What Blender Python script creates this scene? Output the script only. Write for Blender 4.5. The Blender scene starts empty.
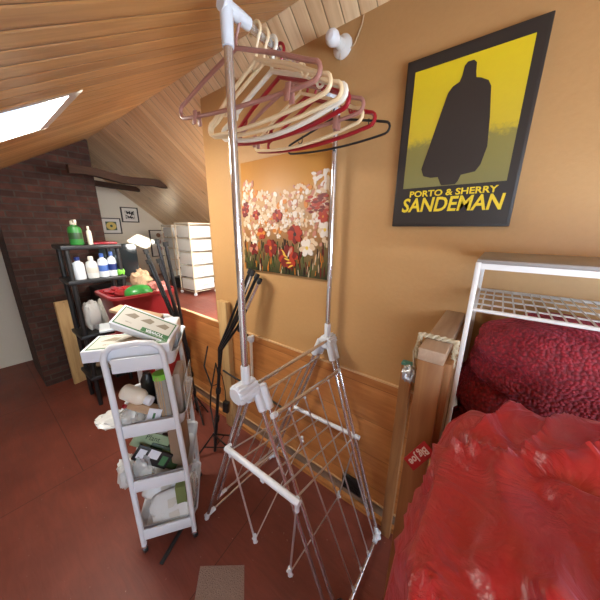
import bpy, bmesh, math, random
from mathutils import Vector, Matrix, Euler, noise
random.seed(7)
S = bpy.context.scene
COL = S.collection
PI = math.pi
V = Vector

# ------------------------------------------------------------------ materials
def newmat(name):
    m = bpy.data.materials.new(name); m.use_nodes = True
    nt = m.node_tree; b = nt.nodes['Principled BSDF']
    return m, nt, b
def mat(name, col, rough=.5, metal=0., bump=0., bscale=40., emis=0., trans=0., alpha=1., coat=0., vary=0., sheen=0., spec=.5):
    m, nt, b = newmat(name)
    b.inputs['Base Color'].default_value = (*col, 1)
    b.inputs['Roughness'].default_value = rough
    b.inputs['Metallic'].default_value = metal
    b.inputs['Specular IOR Level'].default_value = spec
    if coat: b.inputs['Coat Weight'].default_value = coat; b.inputs['Coat Roughness'].default_value = .15
    if sheen: b.inputs['Sheen Weight'].default_value = sheen
    if trans: b.inputs['Transmission Weight'].default_value = trans
    if alpha < 1: b.inputs['Alpha'].default_value = alpha
    if emis: b.inputs['Emission Color'].default_value = (*col, 1); b.inputs['Emission Strength'].default_value = emis
    tc = nt.nodes.new('ShaderNodeTexCoord')
    n = nt.nodes.new('ShaderNodeTexNoise'); n.inputs['Scale'].default_value = bscale; n.inputs['Detail'].default_value = 4
    nt.links.new(tc.outputs['Object'], n.inputs['Vector'])
    if vary:
        mx = nt.nodes.new('ShaderNodeMix'); mx.data_type = 'RGBA'
        mx.inputs[6].default_value = (*[c*(1-vary) for c in col], 1); mx.inputs[7].default_value = (*[min(1, c*(1+vary)) for c in col], 1)
        nt.links.new(n.outputs['Fac'], mx.inputs[0]); nt.links.new(mx.outputs[2], b.inputs['Base Color'])
    if bump:
        bp = nt.nodes.new('ShaderNodeBump'); bp.inputs['Strength'].default_value = bump; bp.inputs['Distance'].default_value = .01
        nt.links.new(n.outputs['Fac'], bp.inputs['Height']); nt.links.new(bp.outputs[0], b.inputs['Normal'])
    return m
def math_n(nt, op, a, b=None, c=None):
    n = nt.nodes.new('ShaderNodeMath'); n.operation = op
    for i, v in enumerate((a, b, c)):
        if v is None: continue
        if isinstance(v, (int, float)): n.inputs[i].default_value = v
        else: nt.links.new(v, n.inputs[i])
    return n.outputs[0]
def ramp(nt, fac, stops):
    r = nt.nodes.new('ShaderNodeValToRGB'); nt.links.new(fac, r.inputs[0])
    e = r.color_ramp.elements
    while len(e) > 1: e.remove(e[-1])
    e[0].position = stops[0][0]; e[0].color = (*stops[0][1], 1)
    for p, c in stops[1:]:
        q = e.new(p); q.color = (*c, 1)
    return r.outputs[0]
def mixc(nt, f, a, b, mode='MIX'):
    m = nt.nodes.new('ShaderNodeMix'); m.data_type = 'RGBA'; m.blend_type = mode
    for i, v in ((0, f), (6, a), (7, b)):
        if isinstance(v, (int, float)): m.inputs[i].default_value = v
        elif isinstance(v, tuple): m.inputs[i].default_value = (*v, 1)
        else: nt.links.new(v, m.inputs[i])
    return m.outputs[2]
def planks(name, axis, width, grain_axis, lo, hi, rough=.4, knots=.6, groove=.045, coat=0., off=0.0):
    """boards: 'axis' is the coordinate across the boards, 'grain_axis' the one along them"""
    m, nt, b = newmat(name)
    tc = nt.nodes.new('ShaderNodeTexCoord'); sx = nt.nodes.new('ShaderNodeSeparateXYZ'); nt.links.new(tc.outputs['Object'], sx.inputs[0])
    ac = sx.outputs['XYZ'.index(axis)]; ga = sx.outputs['XYZ'.index(grain_axis)]
    u = math_n(nt, 'DIVIDE', math_n(nt, 'ADD', ac, 50.0+off), width)
    idx = math_n(nt, 'FLOOR', u); fr = math_n(nt, 'FRACT', u)
    wn = nt.nodes.new('ShaderNodeTexWhiteNoise'); wn.noise_dimensions = '1D'; nt.links.new(idx, wn.inputs['W'])
    cv = nt.nodes.new('ShaderNodeCombineXYZ')
    nt.links.new(math_n(nt, 'MULTIPLY', ac, 1.0), cv.inputs[0]); nt.links.new(math_n(nt, 'MULTIPLY', ga, .09), cv.inputs[1]); nt.links.new(math_n(nt, 'MULTIPLY', wn.outputs['Value'], 9.), cv.inputs[2])
    n = nt.nodes.new('ShaderNodeTexNoise'); n.inputs['Scale'].default_value = 45; n.inputs['Detail'].default_value = 5; n.inputs['Distortion'].default_value = .6
    nt.links.new(cv.outputs[0], n.inputs['Vector'])
    f = math_n(nt, 'ADD', math_n(nt, 'MULTIPLY', n.outputs['Fac'], .75), math_n(nt, 'MULTIPLY', wn.outputs['Value'], .30))
    c = ramp(nt, f, [(.28, lo), (.74, hi)])
    # knots
    kv = nt.nodes.new('ShaderNodeCombineXYZ'); nt.links.new(ac, kv.inputs[0]); nt.links.new(math_n(nt, 'MULTIPLY', ga, .6), kv.inputs[1]); nt.links.new(wn.outputs['Value'], kv.inputs[2])
    vo = nt.nodes.new('ShaderNodeTexVoronoi'); vo.inputs['Scale'].default_value = 6.5; nt.links.new(kv.outputs[0], vo.inputs['Vector'])
    kf = math_n(nt, 'MULTIPLY', math_n(nt, 'SUBTRACT', 1.0, math_n(nt, 'MULTIPLY', vo.outputs['Distance'], 6.5)), knots)
    kf = math_n(nt, 'MAXIMUM', kf, 0.0)
    c = mixc(nt, kf, c, tuple(x*.35 for x in lo))
    g = math_n(nt, 'LESS_THAN', fr, groove)
    c = mixc(nt, math_n(nt, 'MULTIPLY', g, .75), c, tuple(x*.3 for x in lo))
    nt.links.new(c, b.inputs['Base Color'])
    b.inputs['Roughness'].default_value = rough
    if coat: b.inputs['Coat Weight'].default_value = coat; b.inputs['Coat Roughness'].default_value = .25
    bp = nt.nodes.new('ShaderNodeBump'); bp.inputs['Strength'].default_value = .5; bp.inputs['Distance'].default_value = .004
    edge = math_n(nt, 'MINIMUM', math_n(nt, 'MULTIPLY', math_n(nt, 'MINIMUM', fr, math_n(nt, 'SUBTRACT', 1.0, fr)), 8.), 1.0)
    nt.links.new(math_n(nt, 'ADD', edge, math_n(nt, 'MULTIPLY', n.outputs['Fac'], .2)), bp.inputs['Height'])
    nt.links.new(bp.outputs[0], b.inputs['Normal'])
    return m
def wood(name, lo, hi, grain='Z', rough=.55, scale=30):
    m, nt, b = newmat(name)
    tc = nt.nodes.new('ShaderNodeTexCoord'); mp = nt.nodes.new('ShaderNodeMapping'); nt.links.new(tc.outputs['Object'], mp.inputs[0])
    sc = [1, 1, 1]; sc['XYZ'.index(grain)] = .08; mp.inputs['Scale'].default_value = sc
    n = nt.nodes.new('ShaderNodeTexNoise'); n.inputs['Scale'].default_value = scale; n.inputs['Detail'].default_value = 6; n.inputs['Distortion'].default_value = .8
    nt.links.new(mp.outputs[0], n.inputs['Vector'])
    c = ramp(nt, n.outputs['Fac'], [(.3, lo), (.7, hi)])
    vo = nt.nodes.new('ShaderNodeTexVoronoi'); vo.inputs['Scale'].default_value = 9; nt.links.new(tc.outputs['Object'], vo.inputs['Vector'])
    kf = math_n(nt, 'MAXIMUM', math_n(nt, 'SUBTRACT', 1.0, math_n(nt, 'MULTIPLY', vo.outputs['Distance'], 9.)), 0.)
    c = mixc(nt, math_n(nt, 'MULTIPLY', kf, .6), c, tuple(x*.35 for x in lo))
    nt.links.new(c, b.inputs['Base Color']); b.inputs['Roughness'].default_value = rough
    bp = nt.nodes.new('ShaderNodeBump'); bp.inputs['Strength'].default_value = .25; bp.inputs['Distance'].default_value = .003
    nt.links.new(n.outputs['Fac'], bp.inputs['Height']); nt.links.new(bp.outputs[0], b.inputs['Normal'])
    return m
def brickmat(name):
    m, nt, b = newmat(name)
    tc = nt.nodes.new('ShaderNodeTexCoord'); sx = nt.nodes.new('ShaderNodeSeparateXYZ'); nt.links.new(tc.outputs['Object'], sx.inputs[0])
    cv = nt.nodes.new('ShaderNodeCombineXYZ'); nt.links.new(math_n(nt, 'ADD', sx.outputs[0], sx.outputs[1]), cv.inputs[0]); nt.links.new(sx.outputs[2], cv.inputs[1])
    br = nt.nodes.new('ShaderNodeTexBrick'); nt.links.new(cv.outputs[0], br.inputs['Vector'])
    br.inputs['Color1'].default_value = (.040, .014, .010, 1); br.inputs['Color2'].default_value = (.085, .030, .019, 1); br.inputs['Mortar'].default_value = (.055, .042, .033, 1)
    br.inputs['Scale'].default_value = 1; br.inputs['Brick Width'].default_value = .175; br.inputs['Row Height'].default_value = .058; br.inputs['Mortar Size'].default_value = .006
    n = nt.nodes.new('ShaderNodeTexNoise'); n.inputs['Scale'].default_value = 14; n.inputs['Detail'].default_value = 6; nt.links.new(tc.outputs['Object'], n.inputs['Vector'])
    c = mixc(nt, .8, br.outputs['Color'], ramp(nt, n.outputs['Fac'], [(.3, (.45, .42, .4)), (.7, (1.2, 1.1, 1.))]), 'MULTIPLY')
    nt.links.new(c, b.inputs['Base Color']); b.inputs['Roughness'].default_value = .85
    bp = nt.nodes.new('ShaderNodeBump'); bp.inputs['Strength'].default_value = .8; bp.inputs['Distance'].default_value = .01; bp.invert = True
    nt.links.new(math_n(nt, 'ADD', br.outputs['Fac'], math_n(nt, 'MULTIPLY', n.outputs['Fac'], -.4)), bp.inputs['Height']); nt.links.new(bp.outputs[0], b.inputs['Normal'])
    return m
def floormat(name):
    m, nt, b = newmat(name)
    tc = nt.nodes.new('ShaderNodeTexCoord')
    mp = nt.nodes.new('ShaderNodeMapping'); nt.links.new(tc.outputs['Object'], mp.inputs[0]); mp.inputs['Location'].default_value = (0.2, .99, 0); mp.inputs['Rotation'].default_value = (0, 0, PI/2)
    sx = nt.nodes.new('ShaderNodeSeparateXYZ'); nt.links.new(tc.outputs['Object'], sx.inputs[0])
    def ln(a, c, w=.003): return math_n(nt, 'LESS_THAN', math_n(nt, 'ABSOLUTE', math_n(nt, 'SUBTRACT', a, c)), w)
    s1 = ln(sx.outputs[0], -2.0); s2 = math_n(nt, 'MULTIPLY', ln(sx.outputs[1], .2), math_n(nt, 'LESS_THAN', sx.outputs[0], -2.0))
    s3 = math_n(nt, 'MULTIPLY', ln(math_n(nt, 'ADD', sx.outputs[0], math_n(nt, 'MULTIPLY', sx.outputs[1], .12)), -.80, .0025), math_n(nt, 'GREATER_THAN', sx.outputs[0], -1.2))
    s4 = ln(sx.outputs[0], -3.22)
    seam = math_n(nt, 'MAXIMUM', math_n(nt, 'MAXIMUM', s1, s2), math_n(nt, 'MAXIMUM', s3, s4))
    mp2 = nt.nodes.new('ShaderNodeMapping'); nt.links.new(tc.outputs['Object'], mp2.inputs[0]); mp2.inputs['Scale'].default_value = (.22, 1.3, 1); mp2.inputs['Rotation'].default_value = (0, 0, .25)
    n = nt.nodes.new('ShaderNodeTexNoise'); n.inputs['Scale'].default_value = 26; n.inputs['Detail'].default_value = 6; n.inputs['Distortion'].default_value = 1.2; nt.links.new(mp2.outputs[0], n.inputs['Vector'])
    n2 = nt.nodes.new('ShaderNodeTexNoise'); n2.inputs['Scale'].default_value = 3.5; n2.inputs['Detail'].default_value = 6; nt.links.new(tc.outputs['Object'], n2.inputs['Vector'])
    c = ramp(nt, n2.outputs['Fac'], [(.3, (.145, .034, .021)), (.7, (.215, .053, .032))])
    c = mixc(nt, .5, c, ramp(nt, n.outputs['Fac'], [(.35, (.75, .75, .75)), (.7, (1.15, 1.15, 1.15))]), 'MULTIPLY')
    n3 = nt.nodes.new('ShaderNodeTexNoise'); n3.inputs['Scale'].default_value = 60; n3.inputs['Detail'].default_value = 3; nt.links.new(tc.outputs['Object'], n3.inputs['Vector'])
    sp = math_n(nt, 'GREATER_THAN', n3.outputs['Fac'], .735)
    c = mixc(nt, math_n(nt, 'MULTIPLY', sp, .6), c, (.45, .3, .22))
    c = mixc(nt, math_n(nt, 'MULTIPLY', seam, .7), c, (.05, .012, .008))
    nt.links.new(c, b.inputs['Base Color'])
    nt.links.new(math_n(nt, 'ADD', .38, math_n(nt, 'MULTIPLY', n.outputs['Fac'], .25)), b.inputs['Roughness'])
    bp = nt.nodes.new('ShaderNodeBump'); bp.inputs['Strength'].default_value = .55; bp.inputs['Distance'].default_value = .004
    nt.links.new(math_n(nt, 'ADD', n.outputs['Fac'], math_n(nt, 'MULTIPLY', seam, -2.)), bp.inputs['Height']); nt.links.new(bp.outputs[0], b.inputs['Normal'])
    return m

M = {}
M['chrome'] = mat('chrome steel', (.74, .76, .80), .13, .88)
M['chrome_rod'] = mat('rod steel', (.72, .74, .76), .28, .8)
M['white'] = mat('white plastic', (.70, .74, .79), .38)
M['whitem'] = mat('white painted metal', (.68, .65, .62), .35)
M['cream'] = mat('cream plastic', (.78, .60, .36), .35)
M['offwhite'] = mat('off white plastic', (.78, .72, .60), .35)
M['mauve'] = mat('mauve plastic', (.36, .16, .125), .4)
M['redpl'] = mat('dark red plastic', (.30, .006, .014), .32)
M['black'] = mat('black plastic', (.012, .012, .013), .4)
M['blackm'] = mat('black metal', (.015, .015, .016), .35, .3)
M['rubber'] = mat('rubber', (.02, .02, .02), .7)
M['yellow_wall'] = mat('tan painted wall', (.50, .285, .115), .48, bump=.12, bscale=60, vary=.05, spec=.4)
M['white_wall'] = mat('white painted wall', (.72, .66, .55), .7, bump=.1, bscale=30)
M['dark_wall'] = mat('beige painted wall', (.55, .42, .28), .7)
M['floor'] = floormat('red painted floor boards')
M['brick'] = brickmat('old brick')
M['ceil_a'] = planks('golden ceiling boards', 'X', .095, 'Y', (.46, .215, .06), (.76, .45, .165), .34, .75, .045, .3)
M['ceil_b'] = planks('pale ceiling boards', 'X', .068, 'Y', (.66, .42, .21), (.92, .69, .42), .3, .75, .06, .35, .02)
M['panel'] = planks('pine wall panel', 'Z', .205, 'X', (.38, .135, .035), (.55, .235, .07), .42, .8, .012)
M['panel_edge'] = wood('pine edge', (.55, .33, .15), (.72, .5, .28), 'X')
M['post'] = wood('pine post', (.24, .10, .032), (.38, .18, .065), 'Z')
M['postpale'] = wood('pale pine post', (.42, .25, .10), (.6, .4, .18), 'Z')
M['rail'] = wood('worn pine', (.33, .21, .13), (.50, .36, .25), 'Y')
M['beam'] = wood('dark beam', (.030, .012, .006), (.065, .027, .012), 'Y', .85)
M['greyboard'] = wood('grey board', (.20, .14, .10), (.30, .22, .16), 'X')
M['card'] = mat('cardboard', (.45, .30, .18), .8, vary=.1, bscale=20)
M['paper'] = mat('white carton', (.68, .71, .77), .55)
M['greenink'] = mat('green print', (.05, .16, .06), .5)
M['brownink'] = mat('taupe print', (.25, .21, .15), .55)
M['greyprint'] = mat('light grey print', (.55, .53, .47), .55)
M['clear'] = mat('clear film', (.75, .78, .78), .18, alpha=.38, spec=.8, bump=.4, bscale=25)
M['bagwhite'] = mat('milky plastic bag', (.70, .70, .68), .3, alpha=.8, bump=.5, bscale=25)
M['sticks'] = mat('dry reed', (.42, .29, .16), .7)
M['lime'] = mat('lime green plastic', (.18, .55, .05), .4)
M['green'] = mat('green plastic', (.03, .22, .04), .35)
M['darkgreen'] = mat('dark green print', (.025, .06, .02), .35)
M['olive'] = mat('olive print', (.16, .2, .07), .35)
M['packwhite'] = mat('glossy white packet', (.66, .67, .66), .2, bump=.5, bscale=30)
M['palegreen'] = mat('pale green print', (.30, .40, .24), .4)
M['navy'] = mat('navy plastic', (.015, .03, .16), .35)
M['blue'] = mat('blue plastic', (.05, .12, .4), .35)
M['silver'] = mat('silver plastic', (.45, .48, .5), .3, .3)
M['crate'] = mat('red plastic crate', (.27, .018, .022), .3)
M['pinkred'] = mat('pinkish red plastic', (.42, .06, .06), .35)
M['tv'] = mat('black glossy screen', (.02, .03, .035), .12)
M['fabricwhite'] = mat('white fabric', (.72, .74, .72), .75, bump=.2, bscale=80)
M['champagne'] = mat('cream painted tube', (.62, .55, .42), .4)
M['darkframe'] = mat('dark picture frame', (.025, .018, .015), .45)
M['mount'] = mat('picture mount', (.75, .73, .68), .7)
M['posterblack'] = mat('poster black', (.030, .026, .024), .45)
M['figure'] = mat('poster figure ink', (.035, .028, .024), .5)
M['lettering'] = mat('poster yellow lettering', (.80, .60, .03), .5)
M['wine'] = mat('wine red ink', (.45, .02, .02), .5)
M['bulb'] = mat('frosted glass bulb', (.82, .82, .84), .25)
M['porcelain'] = mat('white porcelain', (.72, .70, .66), .25)
M['cord'] = mat('pale cord', (.55, .42, .25), .6)
M['rope'] = mat('hemp rope', (.52, .44, .30), .85, bump=.6, bscale=150)
M['teal'] = mat('teal paint', (.08, .26, .22), .6)
M['foil'] = mat('crumpled foil', (.62, .66, .68), .25, .6, bump=.8, bscale=40)
M['tray_board'] = mat('grey brown board', (.30, .27, .25), .5)
M['tag'] = mat('red woven tag', (.42, .01, .015), .6)
M['tagwhite'] = mat('white woven letters', (.8, .7, .68), .6)
M['carpet'] = mat('beige carpet', (.36, .25, .19), .95, bump=1., bscale=220, vary=.25)
M['skin_pink'] = mat('pink bag', (.5, .18, .15), .4)
M['brownbag'] = mat('brown paper', (.30, .2, .13), .7, bump=.4, bscale=30)

def nylon():
    m, nt, b = newmat('red crinkled nylon')
    tc = nt.nodes.new('ShaderNodeTexCoord')
    n = nt.nodes.new('ShaderNodeTexNoise'); n.inputs['Scale'].default_value = 9; n.inputs['Detail'].default_value = 5; n.inputs['Distortion'].default_value = 1.5; nt.links.new(tc.outputs['Object'], n.inputs['Vector'])
    n2 = nt.nodes.new('ShaderNodeTexNoise'); n2.inputs['Scale'].default_value = 45; n2.inputs['Detail'].default_value = 3; nt.links.new(tc.outputs['Object'], n2.inputs['Vector'])
    b.inputs['Base Color'].default_value = (.36, .003, .010, 1)
    b.inputs['Roughness'].default_value = .40
    b.inputs['Specular IOR Level'].default_value = .8
    b.inputs['Coat Weight'].default_value = .2; b.inputs['Coat Roughness'].default_value = .3; b.inputs['Sheen Weight'].default_value = .5; b.inputs['Sheen Roughness'].default_value = .35; b.inputs['Sheen Tint'].default_value = (1, .45, .6, 1)
    bp = nt.nodes.new('ShaderNodeBump'); bp.inputs['Strength'].default_value = .8; bp.inputs['Distance'].default_value = .022
    nt.links.new(math_n(nt, 'ADD', n.outputs['Fac'], math_n(nt, 'MULTIPLY', n2.outputs['Fac'], .12)), bp.inputs['Height']); nt.links.new(bp.outputs[0], b.inputs['Normal'])
    return m
M['nylon'] = nylon()
def chenille():
    m, nt, b = newmat('dark red chenille')
    tc = nt.nodes.new('ShaderNodeTexCoord')
    vo = nt.nodes.new('ShaderNodeTexVoronoi'); vo.inputs['Scale'].default_value = 125; nt.links.new(tc.outputs['Object'], vo.inputs['Vector'])
    c = ramp(nt, vo.outputs['Distance'], [(.0, (.33, .003, .012)), (.75, (.12, .001, .005))])
    nt.links.new(c, b.inputs['Base Color']); b.inputs['Roughness'].default_value = .8
    b.inputs['Sheen Weight'].default_value = .5; b.inputs['Sheen Tint'].default_value = (1, .2, .3, 1)
    bp = nt.nodes.new('ShaderNodeBump'); bp.inputs['Strength'].default_value = .7; bp.inputs['Distance'].default_value = .007; bp.invert = True
    nt.links.new(vo.outputs['Distance'], bp.inputs['Height']); nt.links.new(bp.outputs[0], b.inputs['Normal'])
    return m
M['chenille'] = chenille()
def gradient_z(name, z0, z1, stops, nscale=12, amt=.25, rough=.5, streak=(1, 1, 1), bump=0):
    m, nt, b = newmat(name)
    tc = nt.nodes.new('ShaderNodeTexCoord'); sx = nt.nodes.new('ShaderNodeSeparateXYZ'); nt.links.new(tc.outputs['Object'], sx.inputs[0])
    mp = nt.nodes.new('ShaderNodeMapping'); mp.inputs['Scale'].default_value = streak; nt.links.new(tc.outputs['Object'], mp.inputs[0])
    n = nt.nodes.new('ShaderNodeTexNoise'); n.inputs['Scale'].default_value = nscale; n.inputs['Detail'].default_value = 6; n.inputs['Distortion'].default_value = .8; nt.links.new(mp.outputs[0], n.inputs['Vector'])
    f = math_n(nt, 'DIVIDE', math_n(nt, 'SUBTRACT', sx.outputs[2], z0), z1-z0)
    f = math_n(nt, 'ADD', f, math_n(nt, 'MULTIPLY', math_n(nt, 'SUBTRACT', n.outputs['Fac'], .5), amt))
    nt.links.new(ramp(nt, f, stops), b.inputs['Base Color']); b.inputs['Roughness'].default_value = rough
    if bump:
        bp = nt.nodes.new('ShaderNodeBump'); bp.inputs['Strength'].default_value = bump; bp.inputs['Distance'].default_value = .004
        nt.links.new(n.outputs['Fac'], bp.inputs['Height']); nt.links.new(bp.outputs[0], b.inputs['Normal'])
    return m

# ------------------------------------------------------------------ geometry
class G:
    def __init__(s): s.v = []; s.f = []; s.m = []; s.mi = 0
    def add(s, vs, fs):
        o = len(s.v); s.v += [tuple(p) for p in vs]
        for f in fs: s.f.append([i+o for i in f]); s.m.append(s.mi)
        return s
    def box(s, c, size, rot=None, bev=0.):
        bm = bmesh.new(); bmesh.ops.create_cube(bm, size=1)
        bmesh.ops.scale(bm, vec=size, verts=bm.verts)
        if bev: bmesh.ops.bevel(bm, geom=bm.edges[:], offset=bev, segments=2, profile=.5, affect='EDGES')
        R = rot.to_matrix() if isinstance(rot, Euler) else (rot if rot is not None else Matrix.Identity(3))
        vs = [R @ v.co + V(c) for v in bm.verts]; bm.verts.index_update()
        s.add(vs, [[v.index for v in f.verts] for f in bm.faces]); bm.free(); return s
    def bb(s, x0, x1, y0, y1, z0, z1, bev=0.):
        return s.box(((x0+x1)/2, (y0+y1)/2, (z0+z1)/2), (abs(x1-x0), abs(y1-y0), abs(z1-z0)), None, bev)
    def tube(s, pts, r, n=8, closed=False, cap=True, rs=None):
        pts = [V(p) for p in pts]; N = len(pts)
        tang = []
        for i in range(N):
            if closed: t = pts[(i+1) % N]-pts[i-1]
            else: t = pts[min(i+1, N-1)]-pts[max(i-1, 0)]
            tang.append(t.normalized())
        a = V((0, 0, 1)) if abs(tang[0].z) < .9 else V((1, 0, 0))
        x = tang[0].cross(a).normalized(); vs = []
        for i in range(N):
            x = (x - tang[i]*x.dot(tang[i])).normalized(); y = tang[i].cross(x)
            rr = rs[i] if rs else r
            for k in range(n):
                an = 2*PI*k/n; vs.append(pts[i]+x*rr*math.cos(an)+y*rr*math.sin(an))
        fs = []
        for i in range(N if closed else N-1):
            j = (i+1) % N
            for k in range(n): fs.append([i*n+k, i*n+(k+1) % n, j*n+(k+1) % n, j*n+k])
        if cap and not closed: fs.append(list(range(n))[::-1]); fs.append([(N-1)*n+k for k in range(n)])
        return s.add(vs, fs)
    def lathe(s, prof, c, axis=(0, 0, 1), n=20, flute=0., nf=0):
        ax = V(axis).normalized(); a = V((0, 0, 1)) if abs(ax.z) < .9 else V((1, 0, 0))
        x = ax.cross(a).normalized(); y = ax.cross(x); vs = []; P = len(prof)
        for r, h in prof:
            for k in range(n):
                an = 2*PI*k/n; rr = r*(1+flute*math.cos(nf*an)) if nf else r
                vs.append(V(c)+ax*h+x*rr*math.cos(an)+y*rr*math.sin(an))
        fs = [[i*n+k, (i+1)*n+k, (i+1)*n+(k+1) % n, i*n+(k+1) % n] for i in range(P-1) for k in range(n)]
        fs.append(list(range(n))); fs.append([(P-1)*n+k for k in range(n)][::-1])
        return s.add(vs, fs)
    def prism(s, poly, fn, d0, d1):
        """poly 2-d outline, fn(u,v,d)->3-d point"""
        n = len(poly); vs = [fn(u, v, d0) for u, v in poly]+[fn(u, v, d1) for u, v in poly]
        fs = [list(range(n)), [n+i for i in range(n)][::-1]]+[[i, n+i, n+(i+1) % n, (i+1) % n] for i in range(n)]
        return s.add(vs, fs)
    def grid(s, fn, nu, nv, wrap=False):
        vs = [fn(i/(nu if wrap else nu-1), j/(nv-1)) for j in range(nv) for i in range(nu)]
        fs = []
        for j in range(nv-1):
            for i in range(nu if wrap else nu-1):
                i2 = (i+1) % nu; fs.append([j*nu+i, j*nu+i2, (j+1)*nu+i2, (j+1)*nu+i])
        return s.add(vs, fs)
    def blob(s, c, r, rot=None, n=16, e=2., amp=0., fr=4., seed=0):
        R = rot.to_matrix() if rot is not None else Matrix.Identity(3)
        def fn(u, w):
            th = u*2*PI; ph = (w-.5)*PI*.998
            sg = lambda q, p: math.copysign(abs(q)**p, q)
            k = 2./e
            p = V((sg(math.cos(ph), k)*sg(math.cos(th), k), sg(math.cos(ph), k)*sg(math.sin(th), k), sg(math.sin(ph), k)))
            if amp: p *= 1+amp*noise.noise(p*fr+V((seed, seed*2, 0)))
            return R @ V((p.x*r[0], p.y*r[1], p.z*r[2]))+V(c)
        o = len(s.v); s.grid(fn, n*2, n, True)
        nu = n*2; s.f.append([o+i for i in range(nu)][::-1]); s.m.append(s.mi); s.f.append([o+(n-1)*nu+i for i in range(nu)]); s.m.append(s.mi)
        return s
    def build(s, name, mats, parent=None, world=True, ang=35, mods=None):
        """vertices are in world coordinates when world=True: they are moved into the parent's frame"""
        me = bpy.data.meshes.new(name); vs = s.v
        if parent is not None and world:
            inv = wmat(parent).inverted(); vs = [tuple(inv @ V(p)) for p in vs]
        me.from_pydata(vs, [], s.f)
        mats = mats if isinstance(mats, (list, tuple)) else [mats]
        for m in mats: me.materials.append(M[m] if isinstance(m, str) else m)
        if len(mats) > 1: me.polygons.foreach_set('material_index', s.m)
        bm = bmesh.new(); bm.from_mesh(me); bmesh.ops.recalc_face_normals(bm, faces=bm.faces); bm.to_mesh(me); bm.free()
        me.polygons.foreach_set('use_smooth', [True]*len(me.polygons)); me.set_sharp_from_angle(angle=math.radians(ang))
        me.update()
        o = bpy.data.objects.new(name, me); COL.objects.link(o)
        if parent is not None: o.parent = parent
        return o
def wmat(o):
    m = Matrix.LocRotScale(o.location, o.rotation_euler, o.scale)
    return wmat(o.parent) @ m if o.parent else m
def thing(name, label, cat, loc=(0, 0, 0), rz=0, group=None, rot=None):
    o = bpy.data.objects.new(name, None); COL.objects.link(o); o.location = loc; o.rotation_euler = rot if rot else (0, 0, rz)
    o.empty_display_size = .05
    o['label'] = label; o['category'] = cat
    if group: o['group'] = group
    return o
def tag(o, label, cat, group=None):
    o['label'] = label; o['category'] = cat
    if group: o['group'] = group
    # put the origin of the mesh at its base
    me = o.data; n = len(me.vertices)
    lo = [min(v.co[i] for v in me.vertices) for i in range(3)]; hi = [max(v.co[i] for v in me.vertices) for i in range(3)]
    if o.location.length == 0:
        c = V(((lo[0]+hi[0])/2, (lo[1]+hi[1])/2, lo[2])); me.transform(Matrix.Translation(-c)); o.location = c
    return o
def struct(o): o['kind'] = 'structure'; return o
def text(body, name, material, parent, origin, ux, uy, size, depth=.0008, sx=1., bold=0., world=True, align='CENTER', fit=None):
    """raised lettering; ux, uy are the 3-d directions of reading and of the letters' tops"""
    cu = bpy.data.curves.new(name, 'FONT'); cu.body = body; cu.size = size; cu.extrude = depth; cu.align_x = align; cu.align_y = 'CENTER'; cu.offset = bold; cu.resolution_u = 3
    t = bpy.data.objects.new(name, cu); COL.objects.link(t)
    dg = bpy.context.evaluated_depsgraph_get(); dg.update()
    me = bpy.data.meshes.new_from_object(t.evaluated_get(dg)); bpy.data.objects.remove(t); bpy.data.curves.remove(cu)
    if fit:
        xs = [v.co.x for v in me.vertices]; ys = [v.co.y for v in me.vertices]; cx_, cy_ = (max(xs)+min(xs))/2, (max(ys)+min(ys))/2
        me.transform(Matrix.Diagonal((fit[0]/(max(xs)-min(xs)), fit[1]/(max(ys)-min(ys)), 1, 1)) @ Matrix.Translation((-cx_, -cy_, 0)))
    me.name = name; ux = V(ux).normalized(); uy = V(uy).normalized(); uz = ux.cross(uy)
    mt = Matrix(((ux.x*sx, uy.x, uz.x, origin[0]), (ux.y*sx, uy.y, uz.y, origin[1]), (ux.z*sx, uy.z, uz.z, origin[2]), (0, 0, 0, 1)))
    if world: mt = wmat(parent).inverted() @ mt
    me.transform(mt); me.materials.clear(); me.materials.append(M[material])
    o = bpy.data.objects.new(name, me); COL.objects.link(o); o.parent = parent
    return o

# ------------------------------------------------------------------ room shell
YW = 1.132; ZP = .88; XG = -4.4; XR = 1.8; YE = 2.14; YF = -1.3
RY, RZ = 1.028, 2.486
def z1(y): return RZ-.6*(RY-y)
def z2(y): return RZ-.78*(y-RY)
struct(G().bb(XG, XR, YF, YW+.03, -.05, 0).build('floor', 'floor'))
struct(G().bb(XG, XR, YW+.012, YE, ZP-.04, ZP).build('floor', 'floor'))
# sloping ceilings (slabs with openings for the roof windows)
def slab(g, x0, x1, y0, y1, zf, t=.05):
    vs = [(x, y, zf(y)+d) for d in (0, t) for x in (x0, x1) for y in (y0, y1)]
    g.add(vs, [[0, 1, 3, 2], [4, 6, 7, 5], [0, 4, 5, 1], [2, 3, 7, 6], [0, 2, 6, 4], [1, 5, 7, 3]])
SK1 = (-2.08, -1.40, .10, .42)   # x0 x1 y0 y1 roof window over the near slope
g = G(); slab(g, XG-.1, SK1[0], YF-.1, RY, z1); slab(g, SK1[1], XR+.1, YF-.1, RY, z1); slab(g, SK1[0], SK1[1], YF-.1, SK1[2], z1); slab(g, SK1[0], SK1[1], SK1[3], RY, z1)
struct(g.build('ceiling', 'ceil_a'))
SK2 = (-1.55, -.75, 1.45, 2.0)  # roof window added out of sight behind the tan wall, for light
g = G(); slab(g, XG-.1, SK2[0], RY, YE+.1, z2); slab(g, SK2[1], XR+.1, RY, YE+.1, z2); slab(g, SK2[0], SK2[1], RY, SK2[2], z2); slab(g, SK2[0], SK2[1], SK2[3], YE+.1, z2)
struct(g.build('ceiling', 'ceil_b'))
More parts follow.
